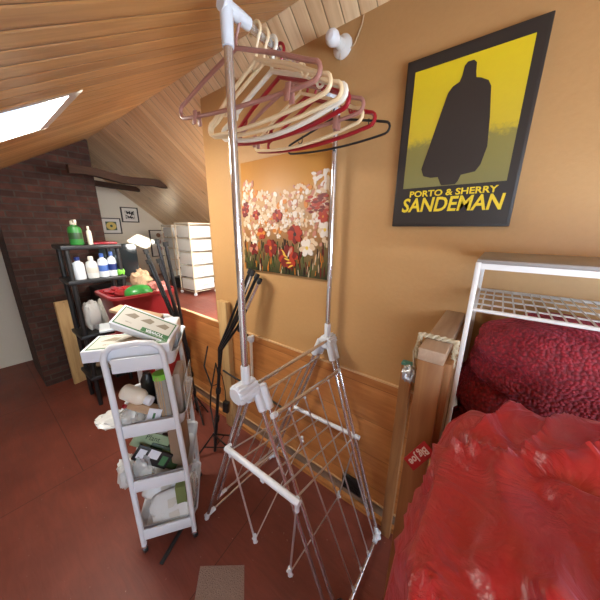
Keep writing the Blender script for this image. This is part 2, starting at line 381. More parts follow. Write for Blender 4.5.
for i, (sk, zf) in enumerate(((SK1, z1), (SK2, z2))):
    g = G()
    for a, b_, c_, d in ((sk[0], sk[0]+.04, sk[2], sk[3]), (sk[1]-.04, sk[1], sk[2], sk[3]), (sk[0], sk[1], sk[2], sk[2]+.04), (sk[0], sk[1], sk[3]-.04, sk[3])):
        slab(g, a, b_, c_, d, zf, .09)
    struct(g.build('window_%d' % (i+1), 'whitem'))
# gable end, knee walls, wall behind the camera
def gable(x0, x1, name, m, hole=None):
    g = G()
    pts = [(YF-.05, -.05), (YF-.05, z1(YF)+.02), (RY, RZ+.02), (YE+.05, z2(YE)+.02), (YE+.05, -.05)]
    if not hole:
        g.prism(pts, lambda u, v, d: V((d, u, v)), x0, x1)
    else:
        a, b_, c_, d_ = hole
        g.prism([(YF-.05, -.05), (YF-.05, z1(YF)+.02), (a, z1(a)+.02), (a, -.05)], lambda u, v, d: V((d, u, v)), x0, x1)
        g.prism([(b_, -.05), (b_, z1(b_)+.02), (RY, RZ+.02), (YE+.05, z2(YE)+.02), (YE+.05, -.05)], lambda u, v, d: V((d, u, v)), x0, x1)
        g.prism([(a, -.05), (a, c_), (b_, c_), (b_, -.05)], lambda u, v, d: V((d, u, v)), x0, x1)
        g.prism([(a, d_), (a, z1(a)+.02), (b_, z1(b_)+.02), (b_, d_)], lambda u, v, d: V((d, u, v)), x0, x1)
    return struct(g.build(name, m))
gable(XG-.08, XG, 'wall_left', 'white_wall')
WN = (-.75, .75, .75, 1.55)
gable(XR, XR+.08, 'wall_right', 'white_wall')
g = G()
for a, b_, c_, d in ((WN[0], WN[0]+.05, WN[2], WN[3]), (WN[1]-.05, WN[1], WN[2], WN[3]), (WN[0], WN[1], WN[2], WN[2]+.05), (WN[0], WN[1], WN[3]-.05, WN[3]), (-.02, .02, WN[2], WN[3])):
    g.bb(XR-.03, XR-.0, a, b_, c_, d)
struct(g.build('window_3', 'whitem'))
M['pane'] = mat('glowing fill sheet', (.72, .86, 1.0), .3, emis=5)  # opaque glowing sheet, added on solid surfaces in place of window openings
struct(G().bb(XR-.012, XR-.001, WN[0]+.05, WN[1]-.05, WN[2]+.05, WN[3]-.05).build('window_pane', 'pane'))
# added unseen roof window beside the camera: frame round an opaque glowing sheet
q0, q1, q2, q3 = .15, 1.05, -.85, -.25
g = G()
for a, b_, c_, d in ((q0, q0+.04, q2, q3), (q1-.04, q1, q2, q3), (q0, q1, q2, q2+.04), (q0, q1, q3-.04, q3)): slab(g, a, b_, c_, d, lambda y: z1(y)-.02, .018)
struct(g.build('window_4', 'whitem'))
g = G(); slab(g, q0+.03, q1-.03, q2+.03, q3-.03, lambda y: z1(y)-.008, .006); struct(g.build('window_pane', 'pane'))
struct(G().bb(XG, XR, YF-.08, YF, 0, z1(YF)+.02).build('wall_front', 'white_wall'))
struct(G().bb(XG, XR, YE, YE+.08, 0, z2(YE)+.02).build('wall_back', 'white_wall'))
# tan wall with the poster, standing on the raised floor's edge
XL = -1.69
g = G(); g.prism([(YW, ZP), (YW, z2(YW)+.0), (YW+.07, z2(YW+.07)), (YW+.07, ZP)], lambda u, v, d: V((d, u, v)), XL, XR)
struct(g.build('wall_far', 'yellow_wall'))
# pine panel below the raised floor
struct(G().bb(XG, XR, YW-.012, YW+.012, .145, ZP+.004).build('wall_panel', 'panel'))
struct(G().bb(XG, XR, YW-.013, YW+.0125, ZP+.004, ZP+.012).build('trim_1', 'panel_edge'))
struct(G().bb(XG, XR, YW+.012, YW+.03, 0, .145).build('trim_2', 'greyboard'))
struct(G().bb(XG, XR, YW-.016, YW+.012, .133, .145).build('trim_3', 'panel_edge'))
struct(G().bb(XG, XR, YW-.012, YW+.012, 0, .035).build('baseboard_far', 'panel'))

# chimney and roof ties
o = G().bb(-4.15, -3.5, .25, 1.0, 0, 2.46).build('brick_chimney', 'brick'); tag(o, 'dark red brick chimney rising to the ridge at the far left', 'chimney')
for k, (x, yend, lab) in enumerate(((-3.16, 1.56, 'dark timber roof tie beam, nearer of the two by the chimney'), (-3.82, 1.55, 'thin dark timber roof tie beam, farther of the two by the chimney'))):
    g = G(); zc = z2(yend)
    pts = []
    for i in range(9):
        t = i/8; y = .72+(yend-.72)*t
        pts.append((x+.008*math.sin(7*t), y, zc+.03*(1-t)+(.012*math.sin(9*t) if k == 0 else 0)))
    h = .035 if k == 0 else .028
    for i in range(8):
        p, q = V(pts[i]), V(pts[i+1]); n0 = len(g.v)
        g.add([p+V((-h, 0, -h)), p+V((h, 0, -h)), p+V((h, 0, h)), p+V((-h, 0, h)), q+V((-h, 0, -h)), q+V((h, 0, -h)), q+V((h, 0, h)), q+V((-h, 0, h))],
              [[0, 1, 5, 4], [1, 2, 6, 5], [2, 3, 7, 6], [3, 0, 4, 7]]+([[3, 2, 1, 0]] if i == 0 else [])+([[4, 5, 6, 7]] if i == 7 else []))
    if k == 0:
        # short rafter stub the tie is notched into
        g.prism([(yend-.10, z2(yend-.10)+.01), (yend+.01, z2(yend+.01)+.01), (yend+.02, zc-.03)], lambda u, v, d: V((d, u, v)), x-h, x+h)
    o = g.build('tie_beam', 'beam'); tag(o, lab, 'beam', 'dark tie beams under the far roof slope')

# ------------------------------------------------------------------ poster
t = thing('framed_poster', 'large black-framed yellow and black wine poster reading SANDEMAN on the tan wall', 'poster', (-.18, YW-.001, 1.62))
px0, px1, pz0, pz1 = -.374, .010, 1.617, 2.180
G().bb(px0, px1, YW-.022, YW-.002, pz0, pz1, .003).build('frame', 'posterblack', t)
G().bb(px0+.008, px1-.008, YW-.0235, YW-.021, pz0+.008, pz1-.008).build('poster_sheet', 'posterblack', t)
M['poster_yel'] = gradient_z('poster yellow field', 1.758-1.62, 2.14-1.62, [(0, (.22, .20, .07)), (.36, (.27, .23, .06)), (.44, (.62, .46, .03)), (1, (.78, .60, .015))], 60, .16)
yf = G().bb(px0+.031, px1-.031, YW-.0243, YW-.0233, 1.758, 2.140).build('yellow_field', 'poster_yel', t)
# plain dark draped shape standing in for the drawn figure
def wl(u, v, d): return V((px0+u, d, pz0+v))
W_, H_ = px1-px0, pz1-pz0
sil = [(.090, .205), (.100, .180), (.125, .172), (.150, .172), (.160, .150), (.165, .143), (.208, .143), (.215, .152), (.222, .172), (.262, .178), (.274, .198), (.284, .25), (.277, .334), (.266, .42), (.256, .438), (.236, .450), (.222, .455), (.219, .470), (.217, .496), (.208, .505), (.192, .505), (.184, .496), (.181, .470), (.176, .455), (.158, .447), (.146, .432), (.134, .385), (.110, .285)]
G().prism(sil, wl, YW-.0252, YW-.0241).build('dark_shape', 'figure', t)
text('PORTO & SHERRY', 'lettering', 'lettering', t, (px0+.197, YW-.0240, pz0+.119), (1, 0, 0), (0, 0, 1), .037, .0006, 1., .0009, fit=(.276, .022))
text('SANDEMAN', 'lettering', 'lettering', t, (px0+.196, YW-.0240, pz0+.079), (1, 0, 0), (.12, 0, 1), .082, .0006, 1., .0018, fit=(.318, .052))

# ------------------------------------------------------------------ painting
t = thing('flower_painting', 'unframed canvas painting of red poppies and white flowers on the tan wall', 'painting', (-.99, YW-.001, 1.36))
ax0, ax1, az0, az1 = -1.305, -.679, 1.352, 1.975
M['canvas'] = gradient_z('painted canvas', az0-1.36, az1-1.36, [(0, (.03, .035, .012)), (.12, (.12, .10, .03)), (.24, (.20, .12, .045)), (.36, (.36, .16, .05)), (.5, (.48, .28, .13)), (.64, (.52, .30, .13)), (.76, (.56, .26, .05)), (1, (.50, .22, .04))], 7, .28, .5, (1, 1, .5), .5)
G().bb(ax0, ax1, YW-.022, YW-.001, az0, az1, .002).build('canvas', 'canvas', t)
fl = [mat('daub white', (.74, .66, .58), .5), mat('daub cream', (.68, .50, .32), .5), mat('daub pink', (.50, .20, .13), .5), mat('daub red', (.40, .03, .008), .45), mat('daub deep red', (.16, .008, .006), .45), mat('daub orange', (.60, .20, .02), .5), mat('daub yellow', (.75, .5, .06), .5), mat('daub green', (.07, .10, .025), .5), mat('daub dark', (.03, .012, .01), .5)]
g = G(); rnd = random.Random(3); lay = [0]
def petal(cx, cz, r, ang, mi, asp=.6):
    lay[0] += 1; n = 9; d = YW-.0221-.0000035*lay[0]; g.mi = mi; out = []
    for k in range(n):
        a = 2*PI*k/n; rr = r*(1+.22*(rnd.random()-.5)); u = rr*math.cos(a); w = rr*asp*math.sin(a)
        x = cx+u*math.cos(ang)-w*math.sin(ang); z = cz+u*math.sin(ang)+w*math.cos(ang)
        x = min(max(x, ax0+.002), ax1-.002); z = min(max(z, az0+.002), az1-.002); out.append((x, z))
    g.prism(out, lambda u, v, dd: V((u, dd, v)), YW-.0215, d-.0012)
for i in range(430):                                     # pale misty daubs in the middle band
    u = rnd.random(); w = .5+.33*(rnd.random()-.5)*(1+1.2*abs(u-.45)); 
    petal(ax0+u*.62, az0+(w+.04)*.62, .005+.014*rnd.random(), rnd.random()*3, rnd.choice([0, 1, 1, 1, 2, 5, 1]), .7)
for i in range(90): petal(ax0+(.10 if i % 2 else .93)*.62+.11*(rnd.random()-.5), az0+(.5+.33*rnd.random())*.62, .010+.012*rnd.random(), rnd.random()*3, rnd.choice([1, 1, 2, 0]), .5)
for i in range(170):                                     # upright stems and grass
    u = rnd.random(); w = .02+.26*rnd.random(); petal(ax0+u*.62, az0+w*.62, .012+.022*rnd.random(), PI/2+.5*(rnd.random()-.5), rnd.choice([7, 4, 8, 5, 1, 7, 8]), .1)
for i in range(60): petal(ax0+(.8+.2*rnd.random())*.62, az0+(.53+.14*rnd.random())*.62, .008+.012*rnd.random(), .3*(rnd.random()-.5), rnd.choice([4, 3, 2, 4]), .4)
def flower(u, w, r, mi, c, n=6, m2=None):
    cx, cz = ax0+u*.626, az0+w*.623
    for k in range(n*2):
        a = 2*PI*k/n+.4*rnd.random(); petal(cx+.55*r*math.cos(a), cz+.5*r*math.sin(a), r*.52, a, mi if (k % 3 or m2 is None) else m2, .62)
    petal(cx, cz, r*.22, 0, c, 1.)
for u, w in ((.34, .64), (.30, .58), (.42, .57), (.38, .52), (.25, .50), (.28, .47), (.36, .44), (.44, .44), (.5, .55), (.55, .47), (.60, .46), (.62, .52), (.52, .41), (.66, .58), (.70, .47), (.74, .52), (.48, .34), (.56, .51), (.12, .62), (.85, .46), (.33, .40), (.21, .43)):
    flower(u, w, .012+.008*rnd.random(), 0, 1, 5, 1)
flower(.16, .30, .028, 0, 1, 6, 1); flower(.97, .40, .040, 0, 6, 6, 1)
for u, w, r in ((.06, .60, .032), (.04, .56, .03)): flower(u, w, r, 4, 2, 6, 3)
flower(.20, .53, .028, 3, 5, 6, 4); flower(.47, .52, .034, 3, 5, 7, 4); flower(.26, .36, .034, 3, 5, 6, 5); flower(.15, .21, .038, 4, 8, 6, 2)
flower(.38, .23, .050, 4, 5, 7, 3); flower(.67, .36, .050, 3, 8, 7, 4); flower(.95, .50, .03, 3, 5, 6); flower(.59, .16, .066, 4, 8, 8, 3); flower(.80, .25, .048, 0, 6, 6, 1)
for k in range(5): petal(ax0+(.54+.02*k)*.626, az0+(.2-.03*k)*.623, .02, -.8+.3*k, 6, .25)
petal(ax0+.62*.626, az0+.215*.623, .022, 1.1, 2, .4); petal(ax0+.60*.626, az0+.19*.623, .02, 1.3, 0, .2)
g.build('painted_flowers', fl, t, ang=10)

# ------------------------------------------------------------------ wall lamp
t = thing('lamp_holder', 'bare white bulb in a round porcelain holder high on the tan wall', 'lamp', (-.66, YW, 2.34))
G().lathe([(.001, 0), (.042, 0), (.042, .008), (.034, .016), (.022, .022), (.018, .045), (.016, .05), (.001, .05)], (-.655, YW-.0005, 2.328), (0, -1, 0), 24).build('holder', 'porcelain', t)
G().lathe([(.001, .04), (.011, .042), (.013, .055), (.022, .072), (.028, .088), (.027, .102), (.018, .115), (.001, .12)], (-.655, YW+.012, 2.325), (-.03, -1, -.02), 20).build('bulb', 'bulb', t)
G().tube([(-.62, YW-.006, 2.31), (-.60, YW-.005, 2.32), (-.585, YW-.004, 2.35), (-.572, YW-.004, 2.375), (-.568, YW-.004, 2.40)], .0022, 6).build('cord', 'cord', t)
G().tube([(-.655, YW-.02, 2.30), (-.655, YW-.012, 2.262)], .0009, 5).build('pull_string', 'cord', t)

# ------------------------------------------------------------------ clothes airer with hanging rail
XA = -.655; Y0, Y1 = .535, 1.09
t = thing('clothes_airer', 'steel folding clothes airer with white joints and tall hanging rail', 'clothes airer', (XA, .81, 0))
def part(g, name, m, lab=None, par=t, ang=35):
    o = g.build(name, m, par, ang=ang)
    if lab: o['label'] = lab
    return o
RZN = 2.145
H0 = V((XA, Y0, 1.03)); H1 = V((XA+.005, Y1, 1.03))
for P in (H0, H1):
    part(G().tube([P+V((0, 0, .02)), (P.x, P.y, 2.10)], .0125, 14), 'upright_pole', 'chrome')
    part(G().lathe([(.0165, 0), (.0165, .085), (.014, .09)], (P.x, P.y, P.z+.01), (0, 0, 1), 14), 'pole_socket', 'white')
part(G().tube([(XA, Y0+.05, RZN), (XA, Y1-.03, 2.12)], .0118, 14), 'hanging_rail', 'chrome')
for P, sg in ((H0, 1), (H1, -1)):
    zr = RZN if sg == 1 else 2.12
    g = G().lathe([(.0160, -.085), (.0172, -.03), (.0175, .04)], (P.x, P.y, zr), (0, 0, 1), 14)
    g.lathe([(.0170, -.017*1), (.0168, .045), (.0155, .075)], (P.x, P.y, zr), (0, sg, 0), 14)
    part(g, 'corner_joint', 'white')
    # fluted barrel hub with leg sockets
    g = G(); dy = -.05 if sg == 1 else -.03
    g.lathe([(.030, 0), (.036, .005), (.036, .085), (.030, .09)], (P.x, P.y+dy, P.z), (0, 1, 0), 98, .07, 14)
    g.lathe([(.0001, -.003), (.028, -.003), (.0305, .0)], (P.x, P.y+dy, P.z), (0, 1, 0), 32)
    part(g, 'hub', 'white', ang=25)
# feet as measured on the floor (the frame stands slightly twisted)
FLn, FLf, FRn, FRf = V((-1.068, .545, .018)), V((-1.055, 1.085, .018)), V((-.262, .645, .018)), V((-.265, 1.055, .018))
def leg(a, b, off, name='leg'):
    d = (b-a).normalized(); part(G().tube([a+off, b+off*.3], .0078, 12), name, 'chrome')
for P, L_, R_ in ((H0, FLn, FRn), (H1, FLf, FRf)):
    for F, sx in ((L_, -1), (R_, 1)):
        a = P+V((sx*.028, (.062 if sx > 0 else .02) if P is H0 else .02, -.02)); d = (F-a).normalized()
        part(G().tube([a, F], .0085, 12), 'leg', 'chrome')
        a2 = P+V((sx*.032, .055 if P is H0 else -.03, -.01)); F2 = a2+(F-a)*.86
        if P is H0: a2 = P+V((sx*.018, .034 if sx > 0 else .045, -.02)); F2 = (F+V((-.048, -.025, .03))) if sx > 0 else (F+V((.045, .05, .12)))
        part(G().tube([a2, F2], .0078, 12), 'inner_leg', 'chrome')
        g = G()
        for q in (a, a2): g.tube([q-d*.02, q+d*.075], .0165, 12)
        g.box((a+a2)/2+d*.03, ((a-a2).length*.8, .020, .085), Matrix(((a2-a).normalized(), (a2-a).normalized().cross(d).normalized()*-1, d)).transposed() if False else Matrix(((a2-a).normalized(), d.cross((a2-a).normalized()).normalized(), (a2-a).normalized().cross(d.cross((a2-a).normalized()).normalized()))).transposed(), .002)
        part(g, 'leg_socket', 'white')
# foot bars
def bar(a, b, r, name, m='chrome_rod'): return part(G().tube([a, b], r, 10), name, m)
for A, B in ((FLn, FLf), (FRn, FRf)):
    bar(A+V((0, 0, .012)), B+V((0, 0, .012)), .0075, 'foot_bar', 'chrome')
    for C_, D_ in ((A, B), (B, A)):
        d = (D_-C_).normalized(); g = G().tube([C_+V((0, 0, .012))-d*.012, C_+V((0, 0, .012))+d*.05], .0125, 12); g.lathe([(.013, -.018), (.0135, .02), (.009, .045)], C_, (C_-V((XA, C_.y, 1.03)))*-1, 12)
        part(g, 'foot_cap', 'white')
# two tubes joining the hubs
bar(V((XA+.02, Y0+.03, 1.045)), V((XA+.02, Y1-.02, 1.045)), .008, 'cross_tube', 'chrome')
bar(V((XA+.035, Y0+.05, 1.005)), V((XA-.03, Y1-.02, .93)), .0065, 'cross_tube', 'chrome')
# right-hand wing: top bar, low bar and wires running down it
a, b_ = V((-.526, .545, .978)), V((-.565, 1.08, .89)); fa, fb = FRn+V((0, 0, .014)), FRf+V((0, 0, .014))
bar(a, b_, .0085, 'wing_bar', 'chrome')
part(G().tube([a-(b_-a).normalized()*.01, a+(b_-a).normalized()*.012], .0105, 10), 'bar_cap', 'white'); part(G().tube([b_, b_-(b_-a).normalized()*.02], .0115, 10), 'bar_cap', 'white')
for s_ in (.155, .36, .56, .76):
    p, q = a.lerp(b_, s_), fa.lerp(fb, s_+.14)
    bar(p, q, .0034, 'wire'); part(G().tube([q+(p-q).normalized()*.022, q], .007, 8), 'wire_clip', 'white'); part(G().tube([p+(q-p).normalized()*.018, p], .0055, 8), 'wire_clip', 'white')
# left-hand wing
la, lb = FLn+V((.055, .05, .15)), FLf+V((.04, -.02, .11))
bar(la, lb, .0055, 'low_bar'); part(G().tube([la, la+(lb-la).normalized()*.05], .010, 10), 'bar_cap', 'white')
c0, c1 = V((XA+.02, Y0+.05, 1.0)), V((XA-.03, Y1-.02, .93))
for s_ in (.25, .45, .64, .82): bar(c0.lerp(c1, s_), la.lerp(lb, s_), .003, 'wire')
# fold-out shelf of wires
n0, n1 = V((-.790, .52, .693)), V((-.395, .525, .700)); f0, f1 = V((-.866, 1.085, .515)), V((-.425, 1.085, .537))
for p, q in ((n0, n1), (f0, f1)):
    part(G().tube([p, q], .0125, 12), 'shelf_bar', 'white')
for s_ in (.06, .24, .42, .60, .78, .94): bar(n0.lerp(n1, s_), f0.lerp(f1, s_), .0038, 'wire')
part(G().box(n0.lerp(n1, .55)+V((0, 0, -.018)), (.02, .012, .022), None, .003), 'clip', 'white')
# hanging braces with end clips
for (p, q, pf) in ((V((-.784, .535, .672)), V((-.65, .535, .263)), V((-.80, 1.08, .30))), (V((-.414, .535, .672)), V((-.447, .535, .283)), V((-.523, 1.085, .056)))):
    bar(p, q, .0042, 'brace'); bar(q, pf, .0032, 'brace'); 
    for w in (q, pf): part(G().tube([w+V((0, 0, .03)), w-V((0, 0, .012))], .0085, 10).tube([w+V((-.014, 0, 0)), w+V((.014, 0, 0))], .006, 8), 'brace_clip', 'white')
    part(G().tube([p+V((0, 0, .03)), p+V((0, 0, -.03))], .009, 10), 'brace_clip', 'white')
bar(V((-.523, 1.085, .056)), V((-.44, 1.085, .53)), .0042, 'brace')
part(G().lathe([(.002, 0), (.017, 0), (.019, .006), (.017, .02), (.002, .02)], (-.285, .69, .045), (-.4, -.8, .3), 14, .1, 6), 'knob', 'black', 'black knob on the foot bar')

# ------------------------------------------------------------------ hangers
def arc(c, r, a0, a1, n): return [(c[0]+r*math.cos(a0+(a1-a0)*i/n), c[1]+r*math.sin(a0+(a1-a0)*i/n)) for i in range(n+1)]
def hanger(y, label, m, w=.53, yaw=0., drop=.115, neck=.06, r=.0058, clips=False, hooks=True, bow=.02, tilt=0., x=XA, lean=0.):
    t = thing('clothes_hanger', label, 'hanger', (x, y, 2.134+(RZN-2.12)*max(0, (Y1-y)/(Y1-Y0))), rot=(lean, tilt, yaw), group='hangers on the airer rail')
    R_ = .021; zc = -.012     # hook ring rests on the rail
    pts = arc((0, zc), R_, math.radians(195), math.radians(-50), 12)
    pts += [(.004, zc-.036), (0, zc-.05), (0, -neck-.012)]
    G().tube([(p[0], 0, p[1]) for p in pts], r*.72, 8).build('hook', m, t, False)
    ap = -neck-.008; h = w/2
    L = [(0, ap), (h*.5, ap-drop*.42), (h-.03, ap-drop+.02)]+arc((h-.018, ap-drop-.004), .020, math.radians(60), math.radians(-75), 5)
    bar_ = [((h-.03)*(1-2*i/10), ap-drop-.026-bow*(1-(1-2*i/10)**2)) for i in range(11)]
    left = [(-u, v) for u, v in L[::-1]][:-1]
    loop = L+bar_+left
    G().tube([(u, 0, v) for u, v in loop], r, 8, closed=True).build('frame', m, t, False)
    if hooks:
        for sx in (-1, 1):
            hx = sx*h*.66; hz = ap-drop*.62
            G().tube([(hx+sx*(u), 0, hz+v) for u, v in [(0, .012), (0, -.006)]+arc((.011, -.008), .011, PI, 2*PI*.99, 6)], r*.5, 6).build('notch_hook', m, t, False)
    if clips:
        for sx in (-1, 1):
            cx = sx*(h-.085); cz = ap-drop-.034
            for dy in (-.009, .009):
                G().box((cx, dy, cz), (.017, .005, .042), Euler((.12*(1 if dy > 0 else -1), 0, 0)), .002).box((cx, dy*1.3, cz-.010), (.010, .004, .010), None, .001).build('clip', m, t, False)
    return t
hanger(.575, 'mauve plastic hanger with clips, nearest on the rail', 'mauve', .55, .06, .105, .068, .0062, True, False, .008, tilt=.05, x=XA-.012)
hanger(.635, 'cream plastic hanger just behind the mauve clip hanger', 'cream', .52, -.03, .125, .07, .006, bow=.012, x=XA)
hanger(.665, 'second cream plastic hanger from the near end, just before the off-white one', 'cream', .53, .03, .13, .065, .006, bow=.018)
hanger(.70, 'thick off-white plastic hanger with a bright white hook', 'offwhite', .53, -.02, .12, .07, .0075, bow=.03)
hanger(.735, 'dark red hanger right behind the thick off-white one', 'redpl', .52, -.05, .125, .07, .0065, bow=.02)
hanger(.80, 'mauve clip hanger in the middle of the rail', 'mauve', .52, .05, .115, .06, .006, True, False, .01)
hanger(.845, 'cream hanger behind the middle mauve clip hanger', 'cream', .50, -.05, .12, .07, .0055)
hanger(.885, 'dark red hanger with tip showing below the middle hangers', 'redpl', .53, .02, .12, .065, .0065, bow=.02)
hanger(.93, 'dark red hanger farthest of the red ones on the rail', 'redpl', .50, -.03, .11, .06, .006, bow=.015)
hanger(1.065, 'thin black plastic hanger at the far end of the rail', 'black', .49, .0, .075, .075, .0045, bow=.012, x=XA+.005)

# ------------------------------------------------------------------ rolling cart
U = V((.58, .815, 0)).normalized(); W = V((-.815, .58, 0)).normalized(); Z = V((0, 0, 1))
CO = V((-1.185, .262, 0)); CW = .238; CL = .36
def cp(u, w, z): return CO+U*u+W*w+Z*z
RC = Matrix((U, W, Z)).transposed()
cart = thing('rolling_cart', 'narrow white four-tier rolling cart crammed with supplies', 'cart', tuple(cp(CW/2, CL/2, 0)))
TZ = (.075, .385, .695, 1.015)     # tray floors
def rrect(u0, u1, w0, w1, r, n=5):
    out = []
    for cu, cw, a in ((u1-r, w1-r, 0), (u0+r, w1-r, PI/2), (u0+r, w0+r, PI), (u1-r, w0+r, 1.5*PI)):
        for i in range(n+1): out.append((cu+r*math.cos(a+PI/2*i/n), cw+r*math.sin(a+PI/2*i/n)))
    return out
for z in TZ:
    g = G(); ex = .020+.008*(TZ.index(z) in (1, 2)); prof = [(-.018, 0), (-.003, .065), (.004, .07), (0, .064), (-.020, .004)]
    rings = []
    for off, dz in prof:
        rings.append([cp(u, w, z+dz) for u, w in rrect(-ex-off*1., CW+ex+off*1., .018-off, CL-.018+off, .035)] if False else [cp(u, w, z+dz) for u, w in rrect(-ex-off, CW+ex+off, .018-off, CL-.018+off, .03)])
    n = len(rings[0]); vs = [p for r_ in rings for p in r_]
    fs = [[i*n+k, i*n+(k+1) % n, (i+1)*n+(k+1) % n, (i+1)*n+k] for i in range(len(rings)-1) for k in range(n)]
    fs.append(list(range(n))); fs.append([(len(rings)-1)*n+k for k in range(n)])
    g.add(vs, fs); o = part(g, 'tray', 'white', par=cart)
for w0, sg in ((0, -1), (CL, 1)):
    tp = .030   # the hoop narrows slightly to the top
    tl_ = -.006
    pts = [cp(0, w0, .045), cp(.0, w0, .5), cp(tl_*.6, w0, .95), cp(tl_, w0, 1.09), cp(tl_+.008, w0, 1.118), cp(tl_+.035, w0, 1.14), cp(CW/2, w0, 1.147), cp(CW-tp-.035, w0, 1.14), cp(CW-tp-.008, w0, 1.118), cp(CW-tp, w0, 1.09), cp(CW-tp*.6, w0, .95), cp(CW, w0, .5), cp(CW, w0, .045)]
    part(G().tube(pts, .0125, 12), 'handle_frame', 'white', par=cart)
    for i, z in enumerate(TZ):
        g = G(); g.box(cp(CW/2-(.008 if i == 3 else .004 if i == 2 else 0), w0+sg*.004, z+.04), (CW-(.02 if i < 2 else .03 if i == 2 else .05), .009, .064), RC, .003)
        part(g, 'end_plate', 'white', par=cart)
for u in (0, CW):
    for w in (0, CL):
        c = cp(u, w, 0); g = G().lathe([(.002, -.009), (.019, -.009), (.0205, -.005), (.0205, .005), (.019, .009), (.002, .009)], c+Z*.021, tuple(U*.8+W*.6), 18)
        cs = part(g, 'caster_wheel', 'black', par=cart)
        g = G().tube([c+Z*.055, c+Z*.03], .008, 10); g.box(c+Z*.04, (.024, .028, .012), RC, .002); g.tube([c+Z*.021-(U*.8+W*.6)*.013, c+Z*.021+(U*.8+W*.6)*.013], .004, 8)
        g.build('caster_fork', 'chrome', cs)
# ---- boxes on the top tray
def carton(name, label, c, u, w, size, cat='box', face='top'):
    """flat white carton; u = length direction, w = depth direction"""
    u = V(u).normalized(); w = (V(w)-u*V(w).dot(u)).normalized(); n = u.cross(w); R = Matrix((u, w, n)).transposed()
    o = thing(name, label, cat, tuple(V(c)-n*size[2]/2), rot=R.to_euler(), group='white cartons on the cart')
    L, D, H = size
    G().box((0, 0, H/2), size, None, .002).build('carton', 'paper', o, False)
    e = .0008
    G().box((0, 0, H+e/2), (L*.93, D*.86, e), None).build('printed_panel', 'greenink', o, False)
    G().box((0, 0, H+e), (L*.89, D*.76, e)).build('printed_panel', 'greyprint', o, False)
    for k in range(3):      # wedge-shaped product drawings
        cx = (-.28+.27*k)*L; g = G()
        g.prism([(cx-.10*L, .05*D), (cx+.02*L, .26*D), (cx+.12*L, .20*D), (cx+.08*L, .02*D)], lambda a, b, d: V((a, b, d)), H+e, H+e*2.2)
        g.build('product_picture', 'brownink', o, False)
    G().box((L*.22, -D*.28, H+e*1.6), (L*.46, D*.18, e)).build('printed_panel', 'greenink', o, False)
    text('TOWER', 'lettering', 'paper', o, (L*.22, -D*.28, H+e*2.3), (-1, 0, 0), (0, -1, 0), D*.17, .0003, 1.15, .0006, world=False)
    text('GLUE TRAP' if False else 'TOWER', 'lettering', 'brownink', o, (-L*.25, -D*.2, H+e*1.7), (-1, 0, 0), (0, -1, 0), D*.07, .0003, 1., .0, world=False)
    return o
carton('carton_box', 'flat white carton with green lettering lying lowest on the cart top', cp(.075, .10, 1.100), U, W, (.32, .17, .05))
ub = U; carton('carton_box', 'white carton tilted on top of the pile, turned towards the camera', cp(.128, .125, 1.172), U*.90-W*.20-Z*.42, W*.8+Z*.60, (.25, .11, .045))
def slabbox(name, label, cat, c, size, rot, m, bev=.003, group=None):
    o = G().box(c, size, rot, bev).build(name, m); tag(o, label, cat, group); return o
slabbox('folded_notebook', 'grey folded notebook sticking out left behind the cartons', 'notebook', cp(-.03, .285, 1.135), (.16, .12, .012), Matrix.Rotation(.35, 3, 'Z') @ RC, 'silver')
slabbox('cardboard_sleeve', 'flattened cardboard sleeve behind the tilted carton', 'cardboard', cp(.05, .30, 1.185), (.22, .09, .016), Matrix.Rotation(-.25, 3, 'Z') @ RC @ Matrix.Rotation(.25, 3, 'Y'), 'card')
slabbox('white_tub', 'white rectangular tub standing at the back right of the cart top', 'tub', cp(.205, .25, 1.085), (.075, .12, .13), RC, 'white', .008)

# ---- contents of the second tray
z = TZ[2]+.006
o = thing('medicine_bottle', 'white plastic bottle lying on its side in the second tier', 'bottle', tuple(cp(.09, .09, z+.12)))
d = (U*.75-W*.35-Z*.25).normalized()
bc = cp(.055, .07, z+.165)
G().lathe([(.002, -.055), (.030, -.055), (.035, -.048), (.035, .03), (.028, .045), (.018, .052), (.018, .06)], bc, d, 24).build('bottle_body', 'offwhite', o)
G().lathe([(.021, .058), (.021, .082), (.019, .085), (.002, .085)], bc, d, 20, .03, 20).build('cap', 'white', o)
for k, (u, w, h, lab) in enumerate(((.07, .22, .19, 'black plastic bottle upright at the left back of the second tier'), (.13, .22, .20, 'black plastic bottle upright in the middle of the second tier'))):
    o = thing('black_bottle', lab, 'bottle', tuple(cp(u, w, z)), group='black bottles in the second tier')
    G().lathe([(.002, 0), (.03, 0), (.032, .01), (.032, h*.8), (.02, h*.93), (.016, h)], cp(u, w, z), (0, 0, 1), 20).build('bottle_body', 'black', o)
    if k: G().lathe([(.018, h), (.018, h+.03), (.002, h+.032)], cp(u, w, z), (0, 0, 1), 16).build('cap', 'white', o)
o = G().lathe([(.002, 0), (.028, 0), (.030, .01), (.030, .10), (.022, .12), (.002, .122)], cp(.19, .20, z), (0, 0, 1), 20).build('white_jar', 'offwhite'); tag(o, 'small white jar behind the reed bundle in the second tier', 'jar')
o = thing('reed_bundle', 'upright bundle of dry reed sticks in a clear sleeve with green top', 'sticks', tuple(cp(.175, .055, z)))
g = G(); rnd = random.Random(5)
for k in range(26):
    a = rnd.random()*2*PI; rr = .024*math.sqrt(rnd.random()); b0 = cp(.175+rr*math.cos(a), .05+rr*math.sin(a), z); b1 = cp(.168+rr*1.2*math.cos(a), .065+rr*1.2*math.sin(a), z+.255)
    g.tube([b0, b1], .0028, 5)
g.build('reed', 'sticks', o)['kind'] = 'stuff'
G().lathe([(.029, .0), (.029, .20), (.031, .262)], cp(.175, .055, z), tuple(Z+W*.05-U*.02), 16).build('sleeve', 'clear', o)
